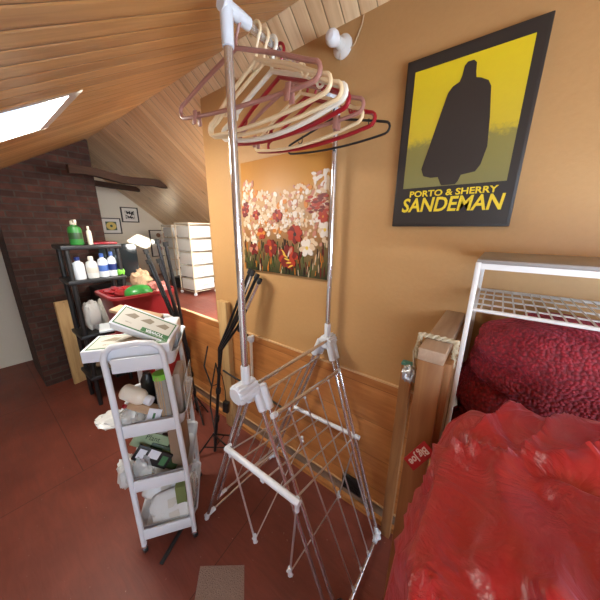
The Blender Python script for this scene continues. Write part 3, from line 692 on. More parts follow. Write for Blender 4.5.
G().lathe([(.0325, .235), (.0325, .262), (.002, .264)], cp(.175, .055, z), tuple(Z+W*.05-U*.02), 16).build('green_band', 'lime', o)
o = thing('dried_twigs', 'packet of tan dried twigs lying under the white bottle', 'twigs', tuple(cp(.09, .06, z+.05)))
G().blob(cp(.10, .055, z+.095), (.085, .026, .02), Matrix.Rotation(0, 3, 'X').to_euler() if False else (RC @ Matrix.Rotation(.45, 3, 'Y')).to_euler(), 12, 2.4, .25, 3, 2).build('bundle', 'skin_pink' if False else 'card', o)
G().blob(cp(.018, .04, z+.135), (.012, .010, .010), None, 8).build('red_tip', 'redpl', o)
o = G().box(cp(.125, .03, z+.055), (.055, .006, .10), RC @ Matrix.Rotation(.35, 3, 'Y'), .002).build('label_card', 'paper'); tag(o, 'white card with green stripe standing at the front of the second tier', 'card')
st = G().box(cp(.125, .0262, z+.055), (.010, .001, .06), RC @ Matrix.Rotation(.35, 3, 'Y')).build('green_stripe', 'greenink', o)
def crumple(c, r, m, name, label, cat, seed=0, rot=None, amp=.35, fr=2.6, e=2.6, n=16, group=None):
    o = G().blob(c, r, rot, n, e, amp, fr, seed).build(name, m, ang=50); tag(o, label, cat, group); return o
RE = RC.to_euler()
crumple(cp(.03, .06, z+.055), (.045, .05, .05), 'clear', 'plastic_bag', 'crinkled clear plastic bag at the left of the second tier', 'bag', 3, RE)
crumple(cp(-.055, .10, z+.03), (.065, .055, .016), 'bagwhite', 'plastic_bag', 'milky plastic bag spilling over the left of the second tier', 'bag', 6, (RC @ Matrix.Rotation(.3, 3, 'Y')).to_euler(), .4)
slabbox('grey_carton', 'grey card carton standing at the right of the second tier', 'box', cp(.228, .17, z+.115), (.03, .14, .22), RC, 'greyboard' if False else mat('grey card', (.42, .38, .35), .7), .002)
o = G().box(cp(.262, .20, z+.08), (.006, .26, .20), RC, .002).build('clear_divider', 'clear'); tag(o, 'translucent plastic folder poking out on the right of the second tier', 'folder')
# ---- third tray
z = TZ[1]+.006
for k, (u, w, a, m1, lab) in enumerate(((.075, .11, .60, 'palegreen', 'pale green seed packet at the upper left of the third tier'), (.085, .06, .66, 'black', 'black packet with printed panels leaning in the third tier'), (.125, .09, .6, 'darkgreen', 'dark green glossy packet at the back of the third tier'))):
    R = RC @ Matrix.Rotation(a, 3, 'Y'); R = R @ Matrix.Rotation(-.25, 3, 'X')
    o = thing('seed_packet', lab, 'packet', tuple(cp(u, w, z)), group='packets in the third tier')
    c = cp(u, w, z+(.175, .125, .085)[k])
    G().box(c, (.17, .012, (.085, .075, .10)[k]), R, .003).build('packet', m1, o)
    G().box(c+R @ V((0, -.0072, .015)), (.05, .001, .04), R).build('printed_panel', ('palegreen', 'paper', 'olive')[k], o)
    G().box(c+R @ V((-.055, -.0072, .0)), (.035, .001, .045), R).build('printed_panel', ('palegreen', 'paper', 'greenink')[k], o)
    if k == 1: G().box(c+R @ V((.055, -.0072, .0)), (.03, .001, .045), R).build('printed_panel', 'greenink', o)
    if k == 0: text('Plant', 'lettering', 'darkgreen', o, tuple(c+R @ V((.0, -.0082, .018))), tuple(R @ V((1, 0, 0))), tuple(R @ V((0, 0, 1))), .035, .0003)
crumple(cp(.04, .06, z+.075), (.04, .035, .075), 'clear', 'plastic_bag', 'clear plastic bag in the left corner of the third tier', 'bag', 9, RE)
crumple(cp(-.05, .12, z+.02), (.04, .06, .075), 'bagwhite', 'plastic_bag', 'milky plastic bag hanging over the left of the third tier', 'bag', 12, RE, .4)
o = G().box(cp(.195, .15, z+.13), (.07, .14, .24), RC, .004).build('paper_bag', 'brownbag'); tag(o, 'tall brown paper bag at the right of the third tier', 'bag')
crumple(cp(.12, .20, z+.05), (.06, .06, .06), 'black', 'dark_pouch', 'black pouch deep in the third tier', 'pouch', 4, RE, .3)
# ---- bottom tray
z = TZ[0]+.006
for k, (u, w, zz, r, lab) in enumerate(((.075, .16, .13, .2, 'glossy white soft packet topmost in the bottom tier'), (.12, .09, .10, -.15, 'white soft packet in the middle of the bottom tier'), (.13, .05, .055, -.25, 'white soft packet at the front of the bottom tier'))):
    o = thing('soft_packet', lab, 'packet', tuple(cp(u, w, z)), group='white packets in the bottom tier')
    R = (RC @ Matrix.Rotation(r, 3, 'Y') @ Matrix.Rotation(.9, 3, 'X'))
    G().blob(cp(u, w, z+zz), (.095, .055, .020), R.to_euler(), 16, 3.5, .12, 3, k).build('packet', 'packwhite', o)
    G().box(cp(u, w, z+zz)+R @ V((.02, -.01, .021)), (.05, .04, .002), R, .0005).build('printed_panel', 'greyprint', o)
slabbox('green_carton', 'olive green carton upright at the right of the bottom tier', 'box', cp(.185, .10, z+.11), (.05, .09, .20), RC, 'olive', .003)
crumple(cp(.235, .14, z+.08), (.018, .08, .08), 'clear', 'plastic_bag', 'clear plastic bag at the right edge of the bottom tier', 'bag', 15, RE)

# ------------------------------------------------------------------ folded light stands
def stand(label, base, tops, kink, pole_top, feet, name='light_stand'):
    t = thing(name, label, 'stand', tuple(base), group='folded black light stands')
    B = V(base); K = V(kink)
    G().tube([B+V((0, 0, .02)), K], .011, 10).build('pole', 'blackm', t)
    for q in (.35, .62): G().lathe([(.017, -.02), (.019, 0), (.017, .02)], tuple(B.lerp(K, q)), tuple(K-B), 12).build('collar', 'black', t)
    for i, T in enumerate(tops):
        T = V(T); mid = K.lerp(T, .45)+V((.012*(i-1.5), .01*(i % 2), -.02)); th = 1.5 if name != 'light_stand' else 1.15
        G().tube([K.lerp(B, .25), K+V((.01*(i-1.5), 0, 0)), mid, T], .0075*th, 8).build('leg', 'blackm', t)
        G().tube([mid.lerp(T, .35), mid.lerp(T, .93)], .0088*th, 8).build('tube_section', 'chrome' if i % 2 and name == 'light_stand' else 'blackm', t)
        G().lathe([(.002, -.018), (.0125*th, -.018), (.0125*th, .014), (.002, .016)], tuple(T), tuple(T-mid), 10).build('end_cap', 'rubber', t)
    for i, (a, r) in enumerate(feet):
        f = B+V((r*math.cos(a), r*math.sin(a), -B.z+.008)); h = B+V((0, 0, .17))
        G().tube([h, f], .006, 8).build('foot', 'blackm', t)
        G().tube([B+V((0, 0, .05)), h.lerp(f, .55)], .004, 6).build('strut', 'blackm', t)
    return t
stand('folded light stand with bright tubes leaning before the pine panel', (-1.42, .84, 0), [(-1.205, 1.062, 1.35), (-1.18, 1.062, 1.345), (-1.145, 1.062, 1.325), (-1.125, 1.064, 1.30)], (-1.385, .93, .82), None, ((.4, .2), (1.7, .18), (2.6, .2), (4.2, .13)))
stand('black light stand with splayed folded legs beside the red crate', (-1.92, 1.00, 0), [(-2.03, .90, 1.51), (-1.97, .93, 1.49), (-2.08, .84, 1.36), (-2.0, .88, 1.37), (-2.15, .86, 1.43)], (-1.95, .99, .62), None, ((.6, .1), (-.3, .2), (5.3, .2)), 'tripod_stand')
t = thing('power_adapter', 'small black power adapter hanging on its cable behind the cart', 'adapter', (-1.37, .95, .38))
G().tube([(-1.40, .89, .72), (-1.375, .92, .62), (-1.368, .93, .50), (-1.37, .93, .42)], .003, 6).build('cable', 'rubber', t)
G().box((-1.37, .93, .37), (.045, .03, .09), Euler((0, .1, .3)), .006).build('plug_body', 'black', t)
o = G().tube([(-1.62, .98, .75), (-1.66, .96, .58), (-1.60, .97, .42), (-1.52, .99, .47), (-1.50, .96, .66), (-1.57, .94, .40), (-1.63, .96, .22), (-1.55, .93, .10), (-1.50, .90, .012)], .006, 8).build('black_cable', 'rubber'); tag(o, 'loose black cable looping between the two stands', 'cable')
o = G().tube([(-1.58, 1.07, .52), (-1.45, 1.08, .50), (-1.30, 1.085, .49), (-1.12, 1.085, .475), (-.98, 1.085, .46)], .007, 8).build('black_cable', 'rubber'); tag(o, 'black cable strung level across the pine panel behind the airer', 'cable')
o = G().box((-1.10, .36, .006), (.02, .17, .01), Euler((0, 0, .45)), .003).build('black_strap', 'rubber'); tag(o, 'short black strap on the red floor under the cart', 'strap')

# ------------------------------------------------------------------ pine posts, rail, pipe, vent
o = G().bb(-1.60, -1.50, YW-.055, YW-.014, 0, 1.09, .002).build('wooden_post', 'postpale'); tag(o, 'pale timber post against the panel behind the light stand', 'post')
t = thing('water_pipe', 'short grey pipe with white valve on the pine panel', 'pipe', (-1.27, YW-.03, .5))
G().tube([(-1.277, YW-.03, .36), (-1.272, YW-.03, .84)], .010, 10).build('pipe', 'offwhite', t)
G().lathe([(.018, -.02), (.022, 0), (.018, .02)], (-1.268, YW-.03, .865), (0, 0, 1), 14).tube([(-1.268, YW-.06, .875), (-1.268, YW-.013, .875)], .016, 12).build('valve', 'white', t)
G().tube([(-1.38, YW-.035, .905), (-1.30, YW-.035, .885)], .008, 8).box((-1.385, YW-.03, .905), (.03, .03, .03), None, .004).build('bracket', 'black', t)
t = thing('vent_box', 'black slotted vent box low on the pine panel behind the airer', 'vent', (-.45, YW-.013, .12))
G().bb(-.515, -.395, YW-.035, YW-.0165, .125, .225, .004).build('housing', 'black', t)
for k in range(5): G().bb(-.505, -.405, YW-.039, YW-.034, .14+.017*k, .147+.017*k).build('slat', 'blackm', t)
o = thing('wooden_post', 'short timber post with a teal painted top at the panel end', 'post', (-.28, YW-.04, 0))
G().bb(-.262, -.214, YW-.05, YW-.017, 0, 1.03, .003).build('post', 'post', o); G().bb(-.263, -.213, YW-.051, YW-.016, 1.03, 1.042, .002).build('teal_top', 'teal', o)
o = G().bb(-.222, -.155, .92, .975, 0, 1.185, .003).build('wooden_post', 'post'); 
t = thing('guard_rail', 'worn timber guard rail with its post, wrapped in rope', 'rail', (-.12, .78, 0))
bpy.data.objects.remove(o)
G().bb(-.128, -.064, .70, .745, 0, 1.262, .003).build('post', 'post', t)
G().bb(-.130, -.066, .698, YW-.002, 1.262, 1.298, .003).build('top_rail', 'rail', t)
G().bb(-.066, -.048, .72, YW-.002, .95, 1.262, .002).build('side_board', 'post', t)
t2 = thing('rope_loop', 'pale twisted rope tied round the guard rail end', 'rope', (-.10, .76, 1.27))
g = G(); pts = []
for k in range(60):
    a = 2*PI*k/60; cx, cz = .046, .032
    u = max(-1, min(1, 1.5*math.cos(a)))*cx; w = max(-1, min(1, 1.5*math.sin(a)))*cz
    pts.append(V((-.097+u, .765+.012*math.sin(a*1.), 1.275+w)))
for ph in (0, PI): g.tube([p+V((0, .004*math.cos(k*1.3+ph), 0))+(p-V((-.097, .765, 1.275))).normalized()*.004*math.sin(k*1.3+ph) for k, p in enumerate(pts)], .0048, 6, closed=True)
g.tube([(-.143, .765, 1.30), (-.155, .77, 1.25), (-.15, .775, 1.2)], .004, 6)
g.build('rope', 'rope', t2)
crumple((-.165, .80, 1.155), (.020, .02, .026), 'foil', 'foil_ball', 'crumpled pale foil wad stuck beside the guard post', 'foil', 5, None, .5, 3)

# ------------------------------------------------------------------ white wire shelf with blanket
t = thing('wire_shelf', 'white metal shelf unit with wire tier and grey brown top board', 'shelf', (.2, .96, 0))
sx0, sx1, sy0, sy1 = -.038, .52, .80, 1.11
for x in (sx0, sx1):
    for y in (sy0, sy1): G().bb(x-.006, x+.006, y-.006, y+.006, 0, 1.525, .002).build('leg', 'whitem', t)
g = G()
for y in (sy0, sy1): g.bb(sx0, sx1, y-.005, y+.005, 1.508, 1.522)
for x in (sx0, sx1): g.bb(x-.005, x+.005, sy0, sy1, 1.508, 1.522)
g.build('top_frame', 'whitem', t)
G().bb(sx0-.004, sx1+.004, sy0-.004, sy1+.004, 1.522, 1.532, .002).build('top_board', 'tray_board', t)
g = G()
for y in (sy0, sy1): g.tube([(sx0, y, 1.40), (sx1, y, 1.40)], .005, 8)
for x in (sx0, sx1): g.tube([(x, sy0, 1.40), (x, sy1, 1.40)], .005, 8)
for k in range(1, 24): x = sx0+(sx1-sx0)*k/24; g.tube([(x, sy0, 1.403), (x, sy1, 1.403)], .0021, 6)
for k in range(1, 4): y = sy0+(sy1-sy0)*k/4; g.tube([(sx0, y, 1.399), (sx1, y, 1.399)], .0026, 6)
g.build('wire_tier', 'whitem', t)
G().bb(sx0, sx1, sy0, sy1, .90, .915).build('lower_tier', 'whitem', t)
# chenille blanket piled on the lower tier
def blanket(u, w):
    th = u*2*PI; ph = (w-.5)*PI*.995
    sg = lambda q, p: math.copysign(abs(q)**p, q)
    p = V((sg(math.cos(ph), .62)*sg(math.cos(th), .62), sg(math.cos(ph), .62)*sg(math.sin(th), .62), sg(math.sin(ph), .7)))
    f = noise.noise(V((p.x*1.3, p.y*1.5, p.z*3.6+p.x*1.2+4)))
    fold = abs(math.sin(4.2*p.z+1.8*p.x+2.2*noise.noise(p*1.4)))**.6
    k = 1+.10*f-.13*(1-fold)+.02*noise.noise(p*9)
    q = V((p.x*.30*k, p.y*.135*k, p.z*.245*(1+.04*f)))
    q.x -= .05*max(0, -p.z); q.y -= .05*max(0, -p.z)
    q += V((.258, .95, 1.135)); q.x = max(q.x, -.046+.004*p.z); return q
g = G(); g.grid(blanket, 150, 110, True)
g.f.append(list(range(150))[::-1]); g.m.append(0); g.f.append([109*150+i for i in range(150)]); g.m.append(0)
o = g.build('chenille_blanket', 'chenille', ang=80); tag(o, 'dark red fluffy blanket heaped on the white wire shelf', 'blanket')

# ------------------------------------------------------------------ bean bag
BC = V((.278, .345, .645)); BR = Euler((0, 0, math.radians(-4)))
bt = thing('bean_bag', 'large shiny red bean bag filling the lower right corner', 'bean bag', (BC.x, BC.y, 0))
Rm = BR.to_matrix()
def rn(v, k=1.): return 1-abs(noise.noise(v))*2.2*k
def bag(u, w):
    th = u*2*PI; ph = (w-.5)*PI*.995
    sg = lambda q, p: math.copysign(abs(q)**p, q)
    e = .31; ez = .25
    p = V((sg(math.cos(ph), ez)*sg(math.cos(th), e), sg(math.cos(ph), ez)*sg(math.sin(th), e), sg(math.sin(ph), ez)))
    b = V((p.x*.345, p.y*.345, p.z*.62)); n = V((p.x, p.y, p.z*.9)).normalized()
    # billowed panels, sharp long creases running off the seams, and light crumpling
    d = .050*noise.noise(b*3.4+V((3, 1, 0)))
    d += .034*max(0, rn(V((b.x*5+b.y*2.5, b.y*4-b.x*2, b.z*3.2))))**4
    d += .017*max(0, rn(V((b.x*11-b.y*6, b.y*7+b.x*3, b.z*7))+V((5, 2, 1))))**3
    d += .005*rn(V((b.x*24, b.y*18+b.x*9, b.z*14)))
    sd = b.y-.10+.18*(b.x+.1); d -= .028*math.exp(-(sd/.016)**2)*(1 if b.z > .2 else .4)
    sd2 = b.x+.235+.25*(b.y-.2); d -= .016*math.exp(-(sd2/.02)**2)*(1 if b.z > .1 else .3)
    q = b+n*d
    q.z += .08*p.x*max(0, p.z)*.5+.02*p.y*max(0, p.z)
    if q.x < 0: q.x += .05*min(1, max(0, .45-b.z))+.16*max(0, .22-b.y)
    q = Rm @ q + BC; q.z = max(q.z, .002)
    return q
g = G(); NU, NV = 300, 200; g.grid(bag, NU, NV, True)
g.f.append(list(range(NU))[::-1]); g.m.append(0); g.f.append([(NV-1)*NU+i for i in range(NU)]); g.m.append(0)
g.build('bag_cover', 'nylon', bt, ang=80)

# ------------------------------------------------------------------ far left: shelf, bottles, crate
t = thing('black_shelf', 'black plastic shelf unit in front of the brick chimney', 'shelf', (-2.75, .55, 0))
X0, X1, YA, YB = -3.02, -2.70, .47, .885
for zt in (1.462, 1.18, .70, .30):
    G().bb(X0, X1, YA, YB, zt-.035, zt, .006).build('shelf_board', 'black', t)
for x in (X0+.03, X1-.03):
    for y in (YA+.035, YB-.03):
        G().tube([(x, y, 0), (x, y, 1.43)], .018, 12).build('post', 'black', t)
def bottle(x, y, z, h, r, m, mc, label, name='bottle', band=None, cat='bottle', grp='bottles on the black shelf', pump=False, sx=1.):
    t = thing(name, label, cat, (x, y, z), group=grp)
    g = G().lathe([(.002, 0), (r*.92, 0), (r, .008), (r, h*.62), (r*.85, h*.74), (r*.42, h*.80), (r*.40, h*.84)], (x, y, z), (0, 0, 1), 20)
    g.build('bottle_body', m, t)
    G().lathe([(r*.45, h*.84), (r*.45, h*.98), (r*.36, h), (.002, h)], (x, y, z), (0, 0, 1), 14).build('cap', mc, t)
    if band: G().lathe([(r*1.01, h*.25), (r*1.015, h*.26), (r*1.015, h*.5), (r*1.01, h*.51)], (x, y, z), (0, 0, 1), 20).build('label_band', band, t)
    if pump: G().box((x+.03, y, z+h*.97), (.07, .018, .025), None, .004).tube([(x+.05, y, z+h*.94), (x+.045, y, z+h*.84)], .004, 6).build('trigger', mc, t)
    return t
zs = 1.181
bottle(-2.76, .565, zs, .185, .040, 'white', 'navy', 'white lotion bottle with navy cap, leftmost on the black shelf', band=None)
bottle(-2.76, .655, zs, .185, .042, 'packwhite', 'offwhite', 'white bottle with pale cap, second from the left on the shelf', band='greyprint')
bottle(-2.76, .735, zs, .205, .036, 'white', 'blue', 'white and blue bottle, third from the left on the shelf', band='blue')
bottle(-2.76, .805, zs, .215, .034, 'white', 'blue', 'white bottle with navy label, rightmost tall one on the shelf', band='navy')
bottle(-2.76, .590, 1.463, .19, .046, 'green', 'offwhite', 'green spray bottle on top of the black shelf', 'spray_bottle', 'darkgreen', pump=True)
bottle(-2.76, .680, 1.463, .15, .018, 'offwhite', 'offwhite', 'slim cream bottle beside the green spray on the shelf top', 'slim_bottle')
o = G().blob((-2.735, .855, 1.211), (.025, .03, .035), None, 10, 2.4, .2).build('scrub_ball', 'lime'); tag(o, 'lime green scrubber beside the blue bottles', 'scrubber')
o = G().bb(-2.98, -2.75, .70, .87, 1.463, 1.480, .003).build('flat_tin', 'redpl'); tag(o, 'flat dark red box on the right of the shelf top', 'box')
for k, (y, lab) in enumerate(((.585, 'clear bag of papers at the left of the middle shelf'), (.70, 'clear bag of bottles at the right of the middle shelf'))):
    crumple((-2.84, y+.02, .83), (.08, .062, .125), 'bagwhite' if k == 0 else 'greyprint', 'storage_bag', lab, 'bag', 20+k, None, .3, 3, 3)
crumple((-2.84, .68, .405), (.09, .12, .10), 'card', 'storage_bag', 'tan bag low on the black shelf', 'bag', 25, None, .3, 3, 3)
# open-topped tapered tubs
def tub(t, x0, x1, y0, y1, z0, z1_, m, fl=.04, nm='tub'):
    out = [[(x0+fl, y0+fl), (x1-fl, y0+fl), (x1-fl, y1-fl), (x0+fl, y1-fl)], [(x0, y0), (x1, y0), (x1, y1), (x0, y1)]]
    def ring(a, b, r): return rrect(a[0], b[0], a[1], b[1], r)
    R0 = [(u, w, z0) for u, w in rrect(x0+fl, x1-fl, y0+fl, y1-fl, .05)]; R1 = [(u, w, z1_-.02) for u, w in rrect(x0+.004, x1-.004, y0+.004, y1-.004, .06)]
    R2 = [(u, w, z1_-.02) for u, w in rrect(x0-.014, x1+.014, y0-.014, y1+.014, .07)]; R3 = [(u, w, z1_) for u, w in rrect(x0-.014, x1+.014, y0-.014, y1+.014, .07)]
    R4 = [(u, w, z1_) for u, w in rrect(x0+.008, x1-.008, y0+.008, y1-.008, .06)]; R5 = [(u, w, z0+.01) for u, w in rrect(x0+fl+.008, x1-fl-.008, y0+fl+.008, y1-fl-.008, .045)]
    rs = [R0, R1, R2, R3, R4, R5]; n = len(R0); vs = [p for r_ in rs for p in r_]
    fs = [[i*n+k, i*n+(k+1) % n, (i+1)*n+(k+1) % n, (i+1)*n+k] for i in range(5) for k in range(n)]+[list(range(n)), [5*n+k for k in range(n)]]
    return G().add(vs, fs).build(nm, m, t)
t = thing('storage_tub', 'dark red plastic tub heaped with odds and ends beside the shelf', 'tub', (-2.33, .80, .70))
tub(t, -2.52, -2.12, .585, 1.05, .72, 1.115, 'crate', .06)
t = thing('storage_tub', 'red tub with pinkish lid under the heaped one, mostly behind the cart', 'tub', (-2.33, .9, 0))
tub(t, -2.52, -2.12, .76, 1.05, .0, .70, 'crate', .02); G().bb(-2.55, -2.09, .575, 1.065, .70, .718, .008).build('lid', 'pinkred', t)
o = G().blob((-2.24, .80, 1.10), (.085, .10, .065), None, 16, 2.2).build('green_bowl', 'green'); tag(o, 'upturned bright green bowl in the dark red tub', 'bowl')
crumple((-2.38, .71, 1.08), (.10, .09, .06), 'crate', 'red_pouch', 'shiny pinkish red pouch in the red tub', 'pouch', 31, None, .5, 3)
crumple((-2.43, .90, 1.15), (.09, .07, .10), 'card', 'storage_bag', 'tan plastic bag standing at the back of the red tub', 'bag', 33, None, .4, 3)
crumple((-2.22, .95, 1.12), (.07, .07, .05), 'skin_pink', 'storage_bag', 'pinkish plastic bag at the right of the red tub', 'bag', 35, None, .5, 3)
# dark television behind the crate
t = thing('television', 'black flat television standing before the white gable wall', 'television', (-3.25, 1.09, ZP-.88))
RT = Euler((0, 0, math.radians(-12))).to_matrix()
G().box((-3.30, 1.04, 1.255), (.035, .34, .36), RT, .006).build('screen', 'tv', t)
G().box((-3.30, 1.02, 1.04), (.05, .08, .08), RT, .004).build('stand', 'black', t)
G().bb(-3.45, -3.12, .76, 1.10, 0, 1.0, .006).build('television_cabinet', 'black', None); o = bpy.data.objects['television_cabinet']; tag(o, 'plain black cabinet carrying the television', 'cabinet')
# gable-wall pictures
def framed(y0, y1, z0, z1_, label, kind, nm='framed_picture'):
    t = thing(nm, label, 'picture', (XG+.001, (y0+y1)/2, z0), group='framed pictures on the gable wall')
    x = XG+.001; b = .013
    g = G()
    for a, c, d, e in ((y0, y1, z0, z0+b), (y0, y1, z1_-b, z1_), (y0, y0+b, z0, z1_), (y1-b, y1, z0, z1_)): g.bb(x, x+.022, a, c, d, e)
    g.build('frame', 'darkframe', t); G().bb(x, x+.010, y0+b, y1-b, z0+b, z1_-b).build('mount', 'mount', t)
    cy, cz = (y0+y1)/2, (z0+z1_)/2; hw, hh = (y1-y0)*.27, (z1_-z0)*.27
    if kind == 'flower':
        G().bb(x+.010, x+.011, cy-hw, cy+hw, cz-hh, cz+hh).build('print', 'darkgreen', t)
        g = G()
        for k in range(16):
            a = 2*PI*k/16; g.prism([(cy+.02*math.cos(a-.5), cz+.02*math.sin(a-.5)), (cy+hw*.92*math.cos(a-.2), cz+hh*.92*math.sin(a-.2)), (cy+hw*.92*math.cos(a+.2), cz+hh*.92*math.sin(a+.2)), (cy+.02*math.cos(a+.5), cz+.02*math.sin(a+.5))], lambda u, v, d: V((d, u, v)), x+.011, x+.0125+.0001*k)
        g.build('yellow_flower', mat('yellow petals', (.65, .48, .10), .5), t)
    elif kind == 'sketch':
        g = G(); r_ = random.Random(2)
        for k in range(26):
            a = cy+hw*(r_.random()*1.6-.8); c = cz+hh*(r_.random()*1.6-.8); g.box((x+.0107, a, c), (.001, .008+.03*r_.random(), .006+.02*r_.random()), Euler((r_.random()*3, 0, 0)))
        for a, c, d, e in ((cy-hw, cy+hw, cz-hh, cz-hh+.003), (cy-hw, cy+hw, cz+hh-.003, cz+hh), (cy-hw, cy-hw+.003, cz-hh, cz+hh), (cy+hw-.003, cy+hw, cz-hh, cz+hh)): g.bb(x+.010, x+.0113, a, c, d, e)
        g.build('ink_drawing', 'blackm', t)
    else:
        for k in range(3):
            for j in range(2):
                G().lathe([(.002, 0), (.034, 0), (.034, .002), (.002, .002)], (x+.010, cy-.005+.085*j, z1_-.08-.105*k), (1, 0, 0), 14).build('photo_spot', mat('brown disc', (.30+.08*j, .16, .10+.03*k), .6), t)
framed(1.232, 1.475, 1.52, 1.735, 'small framed print of a yellow flower by the chimney', 'flower')
framed(1.497, 1.722, 1.682, 1.892, 'small framed ink drawing right of the flower print', 'sketch')
framed(1.84, 2.12, 1.16, 1.575, 'larger pale framed sheet with brown round photos', 'discs')
# white drawer towers on the raised floor
def drawers(cx, cy, rz, w, d, rows, h, label):
    t = thing('drawer_tower', label, 'drawers', (cx, cy, ZP), rz, 'white drawer towers on the raised floor')
    hw, hd = w/2, d/2
    for a in (-1, 1):
        for b in (-1, 1):
            G().tube([(a*hw, b*hd, .035), (a*hw, b*hd, h)], .008, 8).build('post', 'champagne', t, False)
            G().lathe([(.002, -.008), (.017, -.008), (.017, .008), (.002, .008)], (a*hw, b*hd, .018), (1, .4, 0), 12).build('wheel', 'white', t, False)
    hh = (h-.06)/rows
    for k in range(rows+1):
        z = .045+hh*k
        G().tube([(-hw, -hd, z), (hw, -hd, z), (hw, hd, z), (-hw, hd, z)], .006, 6, closed=True).build('tier_rail', 'champagne', t, False)
    for k in range(rows):
        z = .045+hh*k
        dr = G().box((0, 0, z+hh*.5), (w-.018, d-.018, hh-.022), None, .006).build('drawer', 'fabricwhite', t, False)
        G().tube([(-.025+.0, -hd-.001, z+hh*.42), (-.02, -hd-.014, z+hh*.48), (.02, -hd-.014, z+hh*.48), (.025, -hd-.001, z+hh*.42)], .003, 6).build('pull', 'champagne', dr, False)
    G().box((0, 0, h), (w+.015, d+.015, .012), None, .003).build('top_panel', 'offwhite', t, False)
    return t
drawers(-2.725, 1.61, math.radians(92), .27, .27, 5, .775, 'white fabric drawer tower on wheels, nearest on the raised floor')
drawers(-3.50, 1.79, math.radians(90), .20, .26, 5, .76, 'narrow white drawer tower behind the nearest one')
drawers(-2.30, 1.98, 0, .26, .16, 4, .66, 'white drawer tower farthest right, mostly behind the tan wall corner')
for k, (z_) in enumerate((1.09, 1.22, 1.50)):
    o = G().tube([(-3.355, 1.74, z_), (-3.342, 1.76, z_+.015), (-3.342, 1.79, z_+.01), (-3.35, 1.81, z_)], .012, 8).build('sunglasses', 'black'); tag(o, ('lowest', 'middle', 'topmost')[k]+' pair of black glasses hooked on the narrow drawer tower', 'glasses', 'black glasses on the drawer tower')
slabbox('black_case', 'small black case on the raised floor beside the drawers', 'case', (-3.17, 1.62, ZP+.07), (.16, .14, .13), Euler((0, 0, .3)).to_matrix(), 'black', .01)
slabbox('red_bin', 'red bin between the drawer towers on the raised floor', 'bin', (-3.05, 1.83, ZP+.08), (.14, .12, .15), Euler((0, 0, .3)).to_matrix(), 'crate', .01)
slabbox('red_bin', 'red bin right of the nearest drawer tower', 'bin', (-2.02, 1.95, ZP+.075), (.24, .14, .14), Euler((0, 0, 0)).to_matrix(), 'crate', .01)
# leaning board at the far left edge, mat on the floor
slabbox('leaning_board', 'bare timber board standing left of the black shelf', 'board', (-3.35, .50, .45), (.03, .12, .9), Euler((0, 0, .2)).to_matrix(), 'postpale', .002)
A_, B_, C2, D2 = V((-.905, .398, 0)), V((-.738, .533, 0)), V((-.55, .37, 0)), V((-.73, .235, 0))
g = G(); n = 14
def rug(u, w):
    p = A_.lerp(B_, u).lerp(D2.lerp(C2, u), w); return p+V((0, 0, .006+.0015*noise.noise(p*40)))
g.grid(rug, n, n); base = len(g.v)
g.add([(p[0], p[1], .0005) for p in (A_, B_, C2, D2)], []); 
ring_t = [i for i in range(n)]+[j*n+n-1 for j in range(1, n)]+[(n-1)*n+i for i in range(n-2, -1, -1)]+[j*n for j in range(n-2, 0, -1)]
vsb = [(g.v[i][0], g.v[i][1], .0004) for i in ring_t]; b0 = len(g.v); g.v += vsb; m_ = len(ring_t)
for k in range(m_): g.f.append([ring_t[k], ring_t[(k+1) % m_], b0+(k+1) % m_, b0+k]); g.m.append(0)
g.f.append([b0+k for k in range(m_)]); g.m.append(0)
o = g.build('carpet_sample', 'carpet'); tag(o, 'small beige carpet piece on the red floor in front', 'mat')
# stitched to the bag's left flank; reads down towards the floor
uu = V((-.45, -.05, -.89)).normalized(); view = V((.0, -.86, .5)); nn = (view-uu*view.dot(uu)).normalized(); vv = nn.cross(uu)
tc_ = V((-.083, .655, 1.0))
Rt = Matrix((uu, vv, nn)).transposed()
tg = G().box(tuple(tc_), (.095, .036, .003), Rt, .001).build('brand_tag', 'tag', bt)
text('Big Joe', 'lettering', 'tagwhite', tg, tuple(tc_+nn*.0018), tuple(uu), tuple(vv), .027, .0004, 1., .0006)

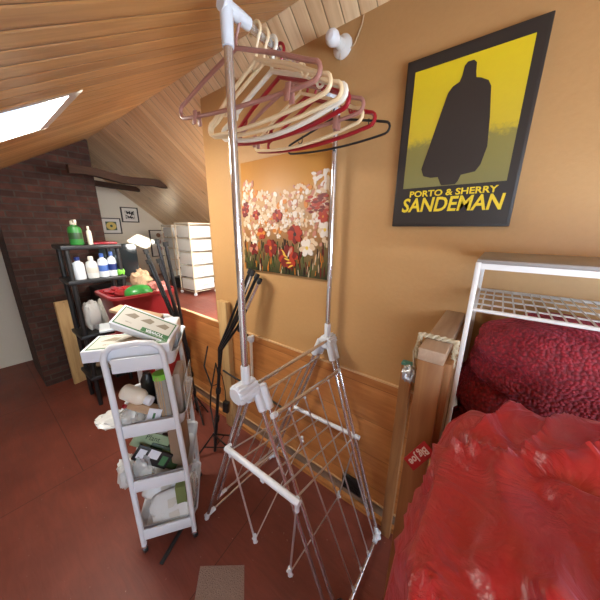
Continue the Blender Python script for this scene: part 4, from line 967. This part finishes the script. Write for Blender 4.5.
# ------------------------------------------------------------------ light
def area(name, loc, target, sx, sy, power, col):
    l = bpy.data.lights.new(name, 'AREA'); l.shape = 'RECTANGLE'; l.size = sx; l.size_y = sy; l.energy = power; l.color = col
    o = bpy.data.objects.new(name, l); COL.objects.link(o); o.location = loc
    o.rotation_euler = (V(target)-V(loc)).to_track_quat('-Z', 'Y').to_euler(); return o
area('window_fill', (XR-.04, 0, 1.15), (-2, 0, 1.15), 1.35, .65, 62, (.66, .82, 1.0))  # added cool fill lamp before the glowing sheet, no opening behind it
area('roof_window_fill', (.6, -.55, z1(-.55)-.03), (.6, -.55+.6, z1(-.55)-.03-1), 0.8, .5, 13, (.62, .80, 1.0))  # fill lamp added under the glowing sheet of the near roof slope
cx, cy = (SK1[0]+SK1[1])/2, (SK1[2]+SK1[3])/2
area('roof_window_fill', (cx, cy, z1(cy)+.06), (cx, cy+.6, z1(cy)+.06-1), .7, .4, 42, (1., .95, .84))
cx, cy = (SK2[0]+SK2[1])/2, (SK2[2]+SK2[3])/2
area('roof_window_fill', (cx, cy, z2(cy)+.05), (cx-.75, cy-.78*.3, z2(cy)-1), .75, .6, 75, (1.0, .97, .92))  # fill lamp at the added roof window, brightens raised floor and drawers
sun = bpy.data.lights.new('sun', 'SUN'); sun.energy = 24; sun.angle = .012; sun.color = (1, .93, .8)
so = bpy.data.objects.new('sun', sun); COL.objects.link(so); so.rotation_euler = V((-1, .55, -.25)).to_track_quat('-Z', 'Y').to_euler(); so.location = (-1, -2, 4)
w = bpy.data.worlds.new('world'); S.world = w; w.use_nodes = True
w.node_tree.nodes['Background'].inputs[0].default_value = (.62, .78, 1, 1); w.node_tree.nodes['Background'].inputs[1].default_value = 2.0

# ------------------------------------------------------------------ camera
cam = bpy.data.cameras.new('camera'); co = bpy.data.objects.new('camera', cam); COL.objects.link(co); S.camera = co
yaw, pitch, roll, F = math.radians(37.445), math.radians(15.317), math.radians(.555), 256.32
cam.sensor_fit = 'HORIZONTAL'; cam.sensor_width = 36; cam.lens = 36*F/600; cam.clip_start = .02
f = V((-math.sin(yaw)*math.cos(pitch), math.cos(yaw)*math.cos(pitch), -math.sin(pitch)))
r = f.cross(V((0, 0, 1))).normalized(); u = r.cross(f)
r2 = r*math.cos(roll)+u*math.sin(roll); u2 = u*math.cos(roll)-r*math.sin(roll)
mm = Matrix((r2, u2, -f)).transposed().to_4x4(); mm.translation = (0, 0, 1.6); co.matrix_world = mm
S.view_settings.view_transform = 'Standard'; S.view_settings.look = 'None'; S.view_settings.gamma = 1; S.view_settings.use_curve_mapping = False
S.view_settings.exposure = 0.15
